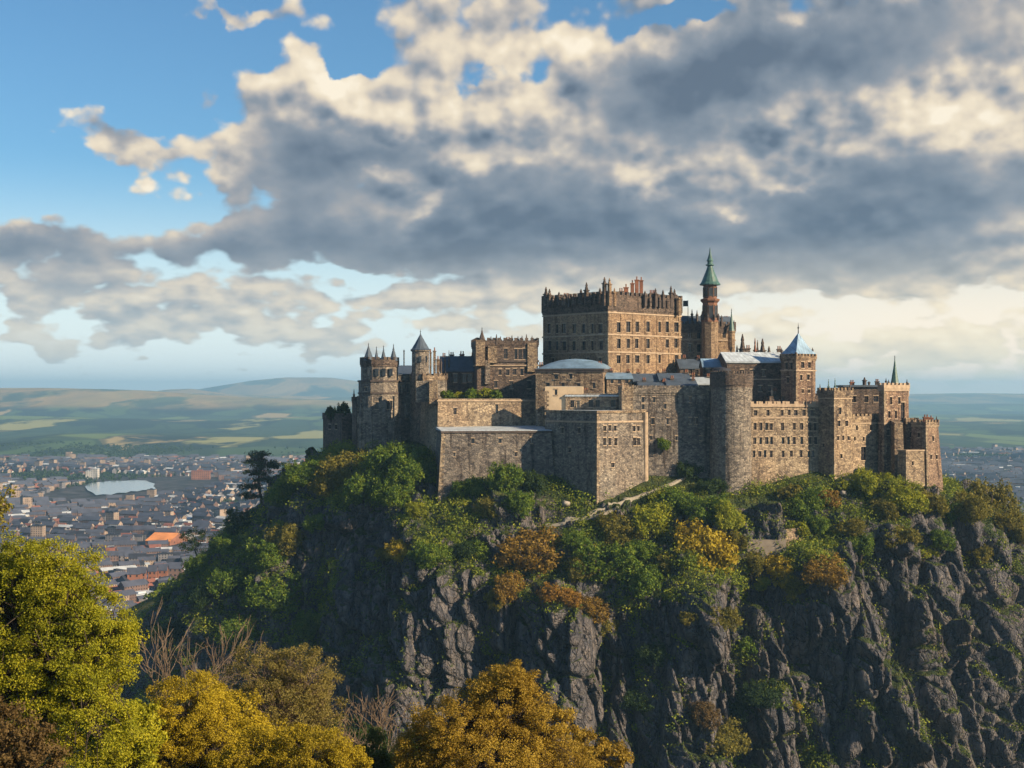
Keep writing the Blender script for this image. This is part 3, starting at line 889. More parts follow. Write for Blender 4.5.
def grow(poly, o):
    n = len(poly); out = []
    for i in range(n):
        p, a, b = poly[i], poly[i - 1], poly[(i + 1) % n]
        d1, d2 = (p - a).normalized(), (b - p).normalized()
        n1, n2 = Vector((d1.y, -d1.x)), Vector((d2.y, -d2.x))
        m = n1 + n2
        out.append(p + m * (o / max(0.25, 1 + n1.dot(n2))))
    return out


def cols(px_list, y0, y1, w=4):
    return [(p, y0, y1, w) for p in px_list]


rnd = random.Random(5)


class Block:
    """one castle building: an Empty at its foot, its walls, windows, parapet, roof ... as children"""
    def __init__(self, name, label, cat, poly, z0, z1, stone='stone', wins=None, batter=0.0, group=None, glass_depth=0.35, bars=True, surround=True):
        self.poly = poly; self.z1 = z1; self.z0 = z0; self.stone = stone
        c = sum(poly, Vector((0, 0))) / len(poly)
        self.root = thing(name, label, cat, (c.x, c.y, z0), group)
        g = G(); n = len(poly); bot = grow(poly, batter) if batter else poly
        todo = []
        for i in range(n):
            pt, qt, pb, qb = poly[i], poly[(i + 1) % n], bot[i], bot[(i + 1) % n]
            Lg = (qt - pt).length; d = (qt - pt).normalized(); nr = Vector((d.y, -d.x, 0))
            def pos(u, z, dep=0.0, pt=pt, qt=qt, pb=pb, qb=qb, Lg=Lg, nr=nr):
                v = (z - z0) / (z1 - z0)
                b = (pb + (qb - pb) * (u / Lg)) * (1 - v) + (pt + (qt - pt) * (u / Lg)) * v
                return (b.x - nr.x * dep, b.y - nr.y * dep, z)
            ops = []
            for (px, ya, yb, w) in (wins or {}).get(i, []):
                px += rnd.uniform(-.35, .35); ya += rnd.uniform(-.5, .5); yb += rnd.uniform(-.3, .5); w *= rnd.uniform(.85, 1.15)
                if rnd.random() < .05 and z1 - z0 > 20: continue
                def hit(pxx):
                    k = (pxx - CX) / F
                    t = (k * pt.y - pt.x) / (d.x - k * d.y)
                    return t, pt.y + d.y * t
                uc, Yh = hit(px); ww = abs(hit(px + w / 2)[0] - hit(px - w / 2)[0])
                lo, hi = zp(yb, Yh), zp(ya, Yh)
                if uc - ww / 2 < 0.15 or uc + ww / 2 > Lg - 0.15 or lo < z0 + .1 or hi > z1 - .1: continue
                if any(abs(uc - (o[0] + o[1]) / 2) < (ww + o[1] - o[0]) / 2 + .05 and lo < o[3] and hi > o[2] for o in ops): continue
                ops.append((uc - ww / 2, uc + ww / 2, lo, hi))
            us = sorted({0.0, Lg} | {o[0] for o in ops} | {o[1] for o in ops}); vs_ = sorted({z0, z1} | {o[2] for o in ops} | {o[3] for o in ops})
            for a in range(len(us) - 1):
                for b in range(len(vs_) - 1):
                    um, vm = (us[a] + us[a + 1]) / 2, (vs_[b] + vs_[b + 1]) / 2
                    if any(o[0] < um < o[1] and o[2] < vm < o[3] for o in ops): continue
                    g.poly([pos(us[a], vs_[b]), pos(us[a + 1], vs_[b]), pos(us[a + 1], vs_[b + 1]), pos(us[a], vs_[b + 1])])
            D = glass_depth + 0.1
            for (u0, u1, lo, hi) in ops:
                g.poly([pos(u0, lo), pos(u0, hi), pos(u0, hi, D), pos(u0, lo, D)]); g.poly([pos(u1, hi), pos(u1, lo), pos(u1, lo, D), pos(u1, hi, D)])
                g.poly([pos(u1, lo), pos(u0, lo), pos(u0, lo, D), pos(u1, lo, D)]); g.poly([pos(u0, hi), pos(u1, hi), pos(u1, hi, D), pos(u0, hi, D)])
                todo.append((pos, u0, u1, lo, hi, Vector((d.x, d.y, 0)), nr))
        g.poly([(*p, z1) for p in poly])
        self.wall = g.build('wall', M[stone], self.root)
        if n == 4 and stone != 'dark' and z1 - z0 > 8 and 'wall' not in name:     # big corner stones, long and short by turns
            q = G(); a_, b_ = (poly[1] - poly[0]).normalized(), (poly[3] - poly[0]).normalized(); zq, k = max(z0, z1 - 26), 0
            while zq < z1 - 1.2:
                v = (zq - z0) / (z1 - z0); p_ = bot[0] * (1 - v) + poly[0] * v; la, lb = (1.15, .6) if k % 2 else (.6, 1.15); hq = rnd.uniform(.5, .72)
                q.box((p_.x, p_.y, 0), (a_.x, a_.y, 0), (b_.x, b_.y, 0), (0, 0, 1), -.07, la, -.07, lb, zq, zq + hq); zq += hq + .04; k += 1
            q.build('quoins', M['stone2'], self.root)
        for (pos, u0, u1, lo, hi, d, nr) in todo:
            w = G(); gd = glass_depth
            w.cur = 0; w.poly([pos(u0, lo, gd), pos(u1, lo, gd), pos(u1, hi, gd), pos(u0, hi, gd)])
            w.cur = 1; o = Vector(pos((u0 + u1) / 2, lo)); up = Vector((0, 0, 1)); hw, hh = (u1 - u0) / 2, hi - lo
            if bars and hw > 0.4:
                w.box(o, d, nr, up, -0.07, 0.07, -gd + .02, -gd + .14, 0.02, hh - .02)
                w.box(o, d, nr, up, -hw + .01, hw - .01, -gd + .02, -gd + .11, hh * .52, hh * .52 + .12)
            if surround:
                w.cur = 2
                w.box(o, d, nr, up, -hw - .22, hw + .22, -.04, .16, -.26, -.01)
                w.box(o, d, nr, up, -hw - .26, hw + .26, -.04, .12, hh + .01, hh + .32)
            w.build('window', [M['glass'], M['darktrim'], M['trim']], self.root)

    def child(self, name, g, m, smooth=False, label=None):
        return g.build(name, M[m] if isinstance(m, str) else [M[k] for k in m], self.root, smooth, label)

    def band(self, z, h=0.45, out=0.22, m='trim', name='string_course'):
        g = G(); g.ring(grow(self.poly, out), grow(self.poly, -0.15), z, z + h)
        return self.child(name, g, m)

    def parapet(self, h=1.1, mh=0.9, mw=1.2, gap=0.9, out=0.25, th=0.6, m=None, sink=0.5, z=None, corbel=True):
        z = self.z1 - sink if z is None else z
        g = G(); po, pi = grow(self.poly, out), grow(self.poly, out - th)
        g.ring(po, pi, z, z + sink + h)
        if corbel: g.ring(grow(self.poly, out * .55), grow(self.poly, -0.2), z - 0.55, z + 0.02)
        n = len(po); zt = z + sink + h
        for i in range(n):
            a, b = po[i], po[(i + 1) % n]; Lg = (b - a).length
            if Lg < 0.8: continue
            d = (b - a).normalized(); k = max(1, int(round((Lg - mw) / (mw + gap)))); stp = (Lg - mw) / k if Lg > mw * 1.6 else Lg
            x0 = 0.02
            if n > 10:                                               # round wall: one merlon to a facet
                g.box((a.x, a.y, 0), (d.x, d.y, 0), (-d.y, d.x, 0), (0, 0, 1), Lg * .12, Lg * .72, .02, th - .02, zt - .05, zt + mh); continue
            for j in range(k + 1):
                u = x0 + j * stp
                if j == k: continue
                g.box((a.x, a.y, 0), (d.x, d.y, 0), (-d.y, d.x, 0), (0, 0, 1), u, u + mw, .02, th - .02, zt - .05, zt + mh)
        return self.child('parapet', g, m or self.stone)

    def flat_roof(self, m='lead', drop=0.05):
        g = G(); g.prism(grow(self.poly, -0.45), self.z1 - 0.2, self.z1 + 0.08)
        return self.child('roof', g, m)

    def gable_roof(self, ze, zr, m='slate', over=0.4, along=0):
        """ridge parallel to edge `along`; gable ends closed in the wall's stone"""
        p = [self.poly[(along + k) % 4] for k in range(4)]
        p = grow(p, over)
        r0, r1 = (p[0] + p[3]) / 2, (p[1] + p[2]) / 2
        P3 = lambda v, z: (v.x, v.y, z)
        g = G(); th = 0.3
        for (a, b, c, d) in ((p[0], p[1], r1, r0), (p[2], p[3], r0, r1)):
            up = [P3(a, ze), P3(b, ze), P3(c, zr), P3(d, zr)]
            dn = [(q[0], q[1], q[2] - th) for q in up]
            g.shared(up + dn, [(0, 1, 2, 3), (7, 6, 5, 4), (0, 4, 5, 1), (1, 5, 6, 2), (3, 7, 4, 0)])
        o = self.child('roof', g, m)
        g = G(); q = grow(p, -over - .02); s0, s1 = (q[0] + q[3]) / 2, (q[1] + q[2]) / 2
        zz = ze + over * (zr - ze) / max(0.1, (p[0] - r0).length) - th
        g.poly([P3(q[3], self.z1 - .1), P3(q[0], self.z1 - .1), P3(q[0], zz), P3(s0, zr - th), P3(q[3], zz)])
        g.poly([P3(q[1], self.z1 - .1), P3(q[2], self.z1 - .1), P3(q[2], zz), P3(s1, zr - th), P3(q[1], zz)])
        self.child('gable', g, self.stone)
        return o

    def pyramid(self, ze, za, m='slate', over=0.5, finial=2.0, curve=0.0):
        p = grow(self.poly, over); c = sum(p, Vector((0, 0))) / len(p)
        g = G(); steps = 6; n = len(p); vs, fs = [], []
        for i in range(steps):
            t = i / steps; s = (1 - t) * (1 - curve * math.sin(t * math.pi)) 
            for v in p:
                q = c + (v - c) * s; vs.append((q.x, q.y, ze + (za - ze) * t))
        vs.append((c.x, c.y, za)); tip = len(vs) - 1
        for i in range(steps - 1):
            for k in range(n):
                k2 = (k + 1) % n; fs.append((i * n + k, i * n + k2, (i + 1) * n + k2, (i + 1) * n + k))
        for k in range(n): fs.append(((steps - 1) * n + k, (steps - 1) * n + (k + 1) % n, tip))
        fs.append(tuple(range(n))[::-1])
        g.shared(vs, fs); o = self.child('roof', g, m)
        if finial:
            f = G(); f.lathe((c.x, c.y), [(0.16, za - .4), (0.12, za + finial * .4), (0.3, za + finial * .5), (0.1, za + finial * .6), (0.02, za + finial)], 6)
            self.child('finial', f, 'iron')
        return o

    def pinnacle(self, px, ytop, Y, zb, w=2.6, m='darktrim', tall=0.5, name='pinnacle'):
        """square shaft with a little crocketed spire; w in picture columns"""
        x, _, zt = wp(px, ytop, Y); r = w * Y / F / 2; h = zt - zb
        g = G(); s = zb + h * (1 - tall)
        g.lathe((x, Y), [(r, zb), (r, s), (r * 1.35, s + .02), (r * 1.35, s + .3), (r * .8, s + .35), (r * .42, s + (zt - s) * .55), (r * .55, s + (zt - s) * .6), (r * .16, zt - .15), (r * .3, zt - .1), (0.03, zt)], 6, 0.4)
        return self.child(name, g, m)

    def chimney(self, px, ytop, Y, zb, w=4.0, pots=2, m='dark'):
        x, _, zt = wp(px, ytop, Y); hw = w * Y / F / 2; ph = min(1.0, (zt - zb) * .25)
        g = G(); g.abox(x - hw, x + hw, Y - .5, Y + .5, zb, zt - ph - .3); g.abox(x - hw - .15, x + hw + .15, Y - .65, Y + .65, zt - ph - .3, zt - ph)
        o = self.child('chimney', g, m)
        g = G()
        for k in range(pots):
            xx = x + (k - (pots - 1) / 2) * (2 * hw / max(pots, 1))
            g.lathe((xx, Y), [(.22, zt - ph - .02), (.17, zt - .15), (.24, zt - .1), (.2, zt)], 7)
        c = g.build('chimney_pots', M['red'], o)
        return o

    def cone(self, px, Y, rpx, yb, ya, m='slate', n=12, finial=1.4, flare=True, name='spire'):
        x = (px - CX) * Y / F; r = rpx * Y / F; zb, za = zp(yb, Y), zp(ya, Y); h = za - zb
        g = G(); g.lathe((x, Y), [(r * .9, zb - .25), (r * 1.12, zb), (r * .93, zb + h * .1), (r * .62, zb + h * .4), (r * .3, zb + h * .72), (0.1, za)], n)
        o = self.child(name, g, m)
        if finial:
            f = G(); f.lathe((x, Y), [(.14, za - .3), (.08, za + finial * .4), (.24, za + finial * .5), (.06, za + finial * .6), (.02, za + finial)], 6); f.build('finial', M['iron'], o)
        return o

    def turret(self, px, Y, rpx, yb, yt, m=None, n=10, corbel=True):
        x = (px - CX) * Y / F; r = rpx * Y / F; zb, zt = zp(yb, Y), zp(yt, Y)
        g = G(); pr = [(r, zb), (r, zt - .5), (r * 1.15, zt - .4), (r * 1.15, zt)]
        if corbel: pr = [(r * .3, zb - r * 1.6), (r * .75, zb - r * .7)] + pr
        g.lathe((x, Y), pr, n)
        return self.child('turret', g, m or self.stone)



# -- palace, the tallest block
pal = Block('palace_block', 'great square palace block with sunlit right face, tallest roofline of the castle', 'palace', quad(543, 608, 681, 415, 41), -8, zp(301, 415), 'palace', {
    0: sum([cols([619, 628, 637, 648, 659, 667.5, 676], a, b, 3.6) for a, b in ((322, 332), (339, 348), (355, 363))], []) + [(645.5, 356, 372, 6)] + cols([615, 634, 655, 672], 307, 311, 2.4),
    3: sum([cols([549, 556, 564, 574, 583.5, 593, 601], a, b, 3.4) for a, b in ((324, 333), (341, 350))], []) + cols([553, 570, 588, 600], 358, 363, 3)})
pal.band(zp(313, 415)); pal.band(zp(335, 415)); pal.band(zp(352.5, 415))
pal.parapet(2.0, 1.0, 1.1, 0.9, 0.35, 0.8, 'dark', 2.4)
pal.flat_roof('slate')
for (e, ts) in ((0, (.015, .17, .335, .5, .665, .83, .97)), (3, (.02, .2, .4, .6, .8))):
    a_, b_ = pal.poly[e], pal.poly[(e + 1) % 4]; d_ = (b_ - a_).normalized(); Lg = (b_ - a_).length; nr_ = Vector((d_.y, -d_.x, 0))
    for t_ in ts:
        g = G(); g.box((a_.x, a_.y, 0), (d_.x, d_.y, 0), nr_, (0, 0, 1), t_ * Lg - .28, t_ * Lg + .28, -.05, .17, zp(375, 415), zp(305, 415)); pal.child('pilaster', g, 'palace')
pal.pinnacle(604.5, 277, 414, zp(306, 415), 5.0, 'dark', .25); pal.pinnacle(609.5, 278, 413.5, zp(306, 415), 4.6, 'palace', .25); pal.pinnacle(614.5, 288, 416.5, zp(306, 415), 4, 'palace', .3)
for px, yt, YY in ((546, 289, 435), (549.5, 291, 433), (559, 294, 428), (564, 297, 426), (574, 296, 424), (581, 291, 422), (586.5, 284.5, 420), (595, 294, 418), (600, 290, 416.5)):
    pal.pinnacle(px, yt - 2.2, YY, zp(303, 415), 5.4, 'dark', .4)
for px, yt, YY in ((645, 293, 424), (655.5, 290.5, 427), (663, 292, 430), (671, 288, 433), (674.5, 291, 434.5), (679, 299, 435.5)):
    pal.pinnacle(px, yt - 2.2, YY, zp(305, 418), 5.0, 'darktrim', .35)
for px, yt, w in ((626, 284, 4.4), (632.3, 280, 3.4), (636.8, 276.5, 3.6), (641.2, 277, 3.4)):
    pal.chimney(px, yt, 432, zp(306, 432), w, 1, 'red')
for px in (613, 617.5, 680):
    g = G(); x, Y = (px - CX) * 414.6 / F, {613: 418.0, 617.5: 421.5, 680: 434.6}[px]
for px, YY in ((612.3, 418.2), (678.5, 433.6)):
    pal.turret(px, YY, 2.6, 312, 298, 'palace', 8)

for k_, (px, yt, YY) in enumerate(((553, 296, 431), (569, 293, 425.5), (590.5, 292, 419.6), (623, 297, 419.5), (650, 296.5, 425.5), (659.5, 296, 428.5), (667, 296, 431.5))):
    pal.pinnacle(px, yt, YY, zp(305, 417), 4.2, 'darktrim' if k_ % 2 else 'dark', .5)
pal.chimney(621, 288, 428, zp(306, 428), 4, 2, 'dark'); pal.chimney(652, 290, 436, zp(306, 436), 5, 3, 'dark'); pal.chimney(566, 293, 438, zp(306, 438), 5, 3, 'dark'); pal.chimney(587, 290, 436, zp(306, 436), 4, 2, 'dark')
for px_, yy_ in ((546.5, 292), (607.5, 280)):
    pass
# -- range behind the palace with the clock tower
ann = Block('palace_annexe', 'sunlit three storey range behind the palace under the tall green-topped tower', 'building', quad(672, 681, 735, 438, 14), -8, zp(327, 438), 'palace', {
    0: sum([cols([689.5, 699, 711, 716.5, 724], a, b, 3.4) for a, b in ((332, 338), (344, 352))], []) + cols([696, 712, 728], 357, 362, 3)})
ann.band(zp(340.5, 438)); ann.parapet(1.0, .8, 1.0, .8, .25, .6, 'dark', 1.2)
ann.gable_roof(zp(327, 438), zp(316, 444), 'slate', 0.0)
for px, yt in ((692, 309), (697, 310), (702, 311), (721.5, 315), (729, 326)):
    ann.pinnacle(px, yt, 441, zp(326, 441), 2.6, 'darktrim', .35)
ann.turret(731.5, 437, 3.4, 347, 331, 'palace', 8); ann.cone(731.5, 437, 3.0, 331, 312, 'copper', 8, 1.2)
g = G(); x, Y, z = wp(688, 300, 440)
g.lathe((x, Y), [(.12, zp(324, 440)), (.08, z)], 6); ann.child('flagpole', g, 'iron')
g = G(); g.box((x, Y, z), (-.95, .2, 0), (.2, .95, 0), (0, 0, 1), .1, 1.6, -.03, .03, -2.0, -.2); ann.child('flag', g, 'iron')

clk = Block('clock_tower', 'slender octagonal tower with two stone stages and a green ogee copper top', 'tower', disc(710, 436, 8.4, 8), -6, zp(322, 436), 'palace', None)
g = G(); cx_, Yc = (710 - CX) * 436 / F, 436
zz = lambda py: zp(py, 436); pxm = 436 / F
g.lathe((cx_, Yc), [(8.6 * pxm, zz(322)), (8.6 * pxm, zz(320.5)), (7.6 * pxm, zz(320)), (7.6 * pxm, zz(302.5))], 8, R(22.5)); clk.child('stage', g, 'lantern')
g = G(); g.lathe((cx_, Yc), [(7.7 * pxm, zz(303)), (9.8 * pxm, zz(301)), (9.9 * pxm, zz(299.3)), (7.0 * pxm, zz(298.6)), (6.9 * pxm, zz(286)), (9.0 * pxm, zz(285))], 8, R(22.5)); clk.child('stage', g, 'lantern')
for k in range(8):                                                   # tall openings of both stages
    a = R(45 * k); c_, s_ = math.cos(a), math.sin(a)
    for (rr, y0, y1) in ((7.6 * .924 * pxm, 318, 306), (6.95 * .924 * pxm, 296.5, 288)):
        o = (cx_ + c_ * rr, Yc + s_ * rr, 0); w = G(); w.cur = 0
        w.box(o, (-s_, c_, 0), (c_, s_, 0), (0, 0, 1), -.55, .55, -.2, .03, zz(y0), zz(y1)); w.cur = 1
        for sx in (-.7, .58): w.box(o, (-s_, c_, 0), (c_, s_, 0), (0, 0, 1), sx, sx + .14, -.2, .14, zz(y0) - .2, zz(y1) + .2)
        clk.child('window', w, ['glass', 'darktrim'])
g = G(); g.lathe((cx_, Yc), [(10.2 * pxm, zz(285.2)), (10.4 * pxm, zz(284.2)), (8.6 * pxm, zz(282)), (6.6 * pxm, zz(277)), (4.6 * pxm, zz(272)), (2.9 * pxm, zz(267.5)), (2.6 * pxm, zz(266)), (2.4 * pxm, zz(265.5))], 16, R(11)); clk.child('dome', g, 'copper')
g = G(); g.lathe((cx_, Yc), [(2.5 * pxm, zz(266.2)), (4.4 * pxm, zz(265.4)), (4.4 * pxm, zz(264.6)), (2.8 * pxm, zz(264)), (2.6 * pxm, zz(261.5)), (3.6 * pxm, zz(261)), (2.4 * pxm, zz(258.5)), (1.1 * pxm, zz(254)), (.9 * pxm, zz(253)), (.3 * pxm, zz(247.5))], 10); clk.child('spire', g, 'copper')
for k in range(8):
    a = R(45 * k + 22.5); r = 8.7 * pxm
    g = G(); g.lathe((cx_ + math.cos(a) * r, Yc + math.sin(a) * r), [(.3, zz(320.6)), (.25, zz(317)), (.4, zz(316.8)), (.05, zz(313.5))], 6); clk.child('pinnacle', g, 'darktrim')

# -- left end of the castle
out = Block('outwork', 'low dark ruined wall stub at the left tip of the castle rock', 'wall', quad(323, 342, 354, 432, 24), -30, zp(417, 432), 'dark', {3: cols([330, 336], 425, 429, 2)})
out.band(zp(420, 432), .4, .2, 'dark'); out.parapet(.5, .6, .9, .8, .2, .5, 'dark', .4)
stp = Block('stair_turret', 'narrow dark buttress stepping up beside the far left tower', 'turret', quad(352, 356, 361, 424, 25), -30, zp(400, 424), 'dark')
stp.parapet(.5, .5, .8, .6, .15, .4, 'dark', .3); stp.pinnacle(354, 389, 424, zp(402, 424), 2.0, 'dark', .5)
lt = Block('corner_tower', 'tall many-sided tower at the left end with four dark pinnacles on top', 'tower', disc(379, 423, 20.5, 10), -34, zp(381, 423), 'grey', {
    7: cols([377], 402, 409, 2.4), 6: cols([366], 387, 391, 2.2), 8: cols([388, 391], 401, 409, 2.2)})
lt.band(zp(394, 423), .5, .22, 'darktrim'); lt.band(zp(382, 423), .5, .3, 'darktrim')
for i_ in range(10):
    v_ = lt.poly[i_]; c_ = Vector((lt.root.location.x, lt.root.location.y)); d_ = (v_ - c_).normalized()
    g = G(); g.box((v_.x, v_.y, 0), (-d_.y, d_.x, 0), (d_.x, d_.y, 0), (0, 0, 1), -.55, .55, -.6, .45, -34, zp(396, 423)); lt.child('buttress', g, 'grey')
up = Block.__new__(Block); up.root = lt.root; up.poly = disc(379.5, 423, 18.6, 10); up.z1 = zp(363, 423); up.z0 = zp(382, 423); up.stone = 'grey'
g = G(); g.prism(up.poly, zp(383, 423), up.z1); up.child('upper_wall', g, 'grey')
for px in (369, 377, 384, 391):
    g = G(); x = (px - CX) / F; yy = 423 - 18.6 * .3021 * (0.97 if abs(px - 379) < 6 else .82)
    g.abox(x * yy - .5, x * yy + .5, yy - .35, yy + .5, zp(376, yy), zp(368.5, yy)); up.child('window', g, 'glass')
up.parapet(.9, .8, 1.0, .7, .35, .6, 'dark', .6)
for px, yt, YY, rr in ((368.5, 343.5, 420, 5.4), (376.5, 347, 425, 2.6), (383.5, 346, 425, 3.0), (393.5, 344.5, 421, 3.8)):
    lt.turret(px, YY, rr * .85, 366, 360, 'dark', 8, False); lt.cone(px, YY, rr, 360.5, yt + 2, 'slate', 8, .9)
lnk = Block('link_range', 'shaded range with a blue slate roof between the two left towers', 'building', quad(386, 394, 416, 428, 8), -34, zp(374, 428), 'grey', {0: cols([402, 408], 384, 392, 2) + cols([400, 406], 405, 418, 1.8)})
lnk.gable_roof(zp(374, 428), zp(364, 432), 'slate', .3); lnk.band(zp(382, 428), .4, .2, 'darktrim')
lnk.pinnacle(404, 349, 430, zp(366, 430), 1.3, 'iron', .15, 'flue')

tt = Block('turret_tower', 'square tower with a round turret under a dark pointed slate cone', 'tower', quad(410, 423, 447, 418, 30), -34, zp(377, 418), 'grey', {0: cols([431], 380.5, 386, 2.6), 3: cols([417], 384, 391, 2)})
tt.parapet(.5, .6, 1.0, .8, .2, .5, 'stone', .4); tt.flat_roof('lead')
tt.turret(420.5, 421, 8.6, 380, 350, 'grey', 12, False); tt.cone(420.5, 421, 9.2, 350, 334, 'slate', 12, 1.5)
for k in range(3):
    px = (415, 420.5, 426)[k]; g = G(); x, Y = (px - CX) * 418.6 / F, (419.2, 418.3, 419.2)[k]; g.abox(x - .32, x + .32, Y - .1, Y + .5, zp(362, Y), zp(356, Y)); tt.child('window', g, 'glass')
for px, yt, w in ((430.5, 349, 1.8), (434.5, 347.5, 2.4), (438, 356, 3)):
    tt.chimney(px, yt, 424, zp(375, 424), w, 1, 'stone')
for px, yt in ((441, 358), (445, 354.5)): tt.pinnacle(px, yt, 426, zp(376, 426), 2.2, 'darktrim', .3)

hall = Block('slate_hall', 'long low hall with a dark slate roof behind the terrace garden', 'building', slab(440, 485, 432, 432, 9), -12, zp(371, 432), 'dark', {0: cols([455, 464, 470], 374, 382, 4)})
hall.gable_roof(zp(371, 432), zp(356, 436), 'slate', .3); hall.chimney(452, 352, 437, zp(362, 437), 4, 2)

# -- gothic block
ch = Block('gothic_block', 'dark gothic block with corner turret, pinnacles and pointed windows left of the palace', 'building', quad(472, 477, 538, 422, 6), -12, zp(343, 422), 'dark', {
    0: cols([506, 516, 520.5, 525], 349, 359, 3.0) + cols([492], 346, 353, 3) + cols([500, 508, 515, 522], 369, 375, 3) + cols([496, 511, 529], 381, 388, 3)})
ch.band(zp(362, 422), .6, .3, 'darktrim'); ch.band(zp(366, 422), .4, .35, 'trim'); ch.parapet(.8, .8, .9, .7, .3, .6, 'dark', .6)
def pier(b, px0, px1, ytop, ybot, Yf, proud, m):
    g = G(); x0, x1 = (px0 - CX) * Yf / F, (px1 - CX) * Yf / F
    g.abox(x0, x1, Yf - proud, Yf + 1.2, zp(ybot, Yf), zp(ytop, Yf)); return b.child('buttress', g, m)
pier(ch, 476, 485, 340, 366, 422, 1.5, 'stone'); pier(ch, 488, 497, 346, 363, 422.6, 1.2, 'stone'); pier(ch, 527.5, 536.5, 343, 372, 426, 3, 'stone')
pier(ch, 485, 490, 360, 384, 422.4, .9, 'grey')
ch.cone(482, 421.5, 3.2, 340, 329.5, 'darktrim', 6, .8)
for px, yt in ((477, 337), (491, 336), (500.5, 336), (518, 336), (522, 335.5), (526.5, 334), (532, 335.5), (537, 337)):
    ch.pinnacle(px, yt, 424, zp(344, 424), 2.4, 'dark', .55)

# -- hall with the blue barrel roof
dh = Block('blue_roof_hall', 'hall with a low curved pale blue lead roof in front of the palace', 'building', slab(536, 603, 408, 403, 13), -30, zp(369, 406), 'stone', {
    0: cols([556, 571, 586], 374, 379, 3.4) + cols([548, 563, 579, 594], 383, 388, 3)})
dh.band(zp(372, 406), .5, .25, 'darktrim')
A, B = dh.poly[0], dh.poly[1]; d_ = (B - A).normalized(); n_ = Vector((-d_.y, d_.x)); Lh = (B - A).length
vs_, fs_ = [], []; NA, NB = 18, 8
for j in range(NB + 1):
    for i in range(NA + 1):
        u, v = i / NA, j / NB
        hgt = (1 - (2 * u - 1) ** 2) ** .5 * 0.65 + .35 * (1 - (2 * u - 1) ** 2)
        q = A + d_ * (u * (Lh + .8) - .4) + n_ * (v * 13.8 - .4)
        vs_.append((q.x, q.y, dh.z1 + .05 + 3.1 * hgt * (math.sin(min(1, v * 1.5 + .02) * math.pi / 2) if v < .667 else 1)))
for j in range(NB):
    for i in range(NA):
        a = j * (NA + 1) + i; fs_.append((a, a + 1, a + NA + 2, a + NA + 1))
g = G(); g.shared(vs_, fs_); dh.child('roof', g, 'leadblue', True)
g = G(); q0 = grow(dh.poly, .4); g.prism(q0, dh.z1 - .35, dh.z1 + .02); dh.child('eaves', g, 'darktrim')
shd = Block('garden_lodge', 'little cream rendered lodge in front of the blue roofed hall', 'building', slab(545, 583, 399, 398, 3), -30, zp(386.5, 399), 'render', {0: cols([556], 390, 395, 3)})
shd.flat_roof('lead')
for px, h in ((543, 383), (547.5, 381.5), (563, 384), (568.5, 386)):
    pass

# -- terraces on the left
ter = Block('terrace_wall', 'sunlit retaining wall holding up the terrace garden with green bushes', 'wall', quad(417, 438, 545, 402, 19), -36, zp(399, 402), 'stone2', {
    0: cols([455], 408, 414, 3.4) + cols([497], 404, 413, 2.2)}, 0.8)
ter.band(zp(401.5, 402), .45, .3, 'trim', 'coping'); ter.flat_roof('paving')
pier(ter, 429.5, 437.5, 381, 404, 404.5, 1.6, 'stone')
g = G(); x0, x1 = (417 - CX) * 410 / F, (431 - CX) * 406 / F; g.abox(x0, x1, 405, 412, zp(402, 408), zp(381, 408)); ter.child('buttress', g, 'grey')
bas = Block('lower_bastion', 'broad grey rubble bastion with a pale walkway along its top, low on the left', 'bastion', quad(424, 442, 551, 387, 8), -46, zp(431, 387), 'grey2', {
    0: cols([473, 500, 531], 438, 443, 2.4) + cols([455, 515], 452, 456, 1.6)}, 2.2)
bas.band(zp(433, 387), .55, .35, 'darktrim', 'coping')
P0, P1, P2, P3_ = grow(bas.poly, .3)
g = G(); zA, zB = zp(431, 387) + .12, zp(424, 402) + .2
k_ = .62
m1, m2 = P1 + (P2 - P1) * k_, P0 + (P3_ - P0) * k_
g.shared([(*P0, zA), (*P1, zA), (*m1, zB), (*m2, zB), (*P0, zA - .3), (*P1, zA - .3), (*m1, zA - .3), (*m2, zA - .3)], [(0, 1, 2, 3), (0, 4, 5, 1), (1, 5, 6, 2), (2, 6, 7, 3), (3, 7, 4, 0)])
bas.child('roof', g, 'lead', label='pale walkway sloping up to the terrace wall')

# -- main bastion in front
mb = Block('main_bastion', 'big square front bastion, left face in shadow and right face sunlit', 'bastion', quad(546, 597, 645, 379, 40), -48, zp(411, 379), 'grey', {
    0: sum([cols([604.5, 609.5, 615, 633, 637.5], a, b, 2.4) for a, b in ((425.5, 431), (438, 445))], []) + cols([612], 463, 467, 2.6),
    3: cols([563, 580], 428, 433, 2) + cols([571], 448, 452, 2)}, 1.6)
mb.band(zp(423, 379), .5, .3, 'trim'); mb.band(zp(413.2, 379), .7, .3, 'stone', 'coping'); mb.flat_roof('lead')
g = G(); xq = mb.poly[1]; g.lathe((xq.x, xq.y - .3), [(1.1, -46), (.9, zp(486, 393)), (.8, zp(412, 393))], 8); mb.child('drainage_pilaster', g, 'trim')
low = Block('gatehouse_range', 'low range with a pale flat roof just behind the front bastion', 'building', slab(566, 628, 398, 397, 7), -30, zp(394, 397), 'stone', {0: cols([572, 578, 591, 598, 613], 400, 407, 4)})
low.flat_roof('lead'); low.band(zp(396.5, 397), .5, .25, 'lead', 'eaves'); low.chimney(622, 384, 400, zp(394, 400), 5, 2, 'dark'); low.chimney(586, 388, 401, zp(394, 400), 4, 2, 'dark')
gt = Block('watch_post', 'small stone watch post with a dark door beside the front bastion', 'building', quad(619, 622, 633, 391, 8), -36, zp(388, 391), 'stone', {0: cols([626.5], 397, 409, 5.5)})
gt.parapet(.4, .5, .7, .6, .15, .4, 'stone', .3); gt.pinnacle(622.5, 381, 391, zp(389, 391), 2, 'trim', .4)

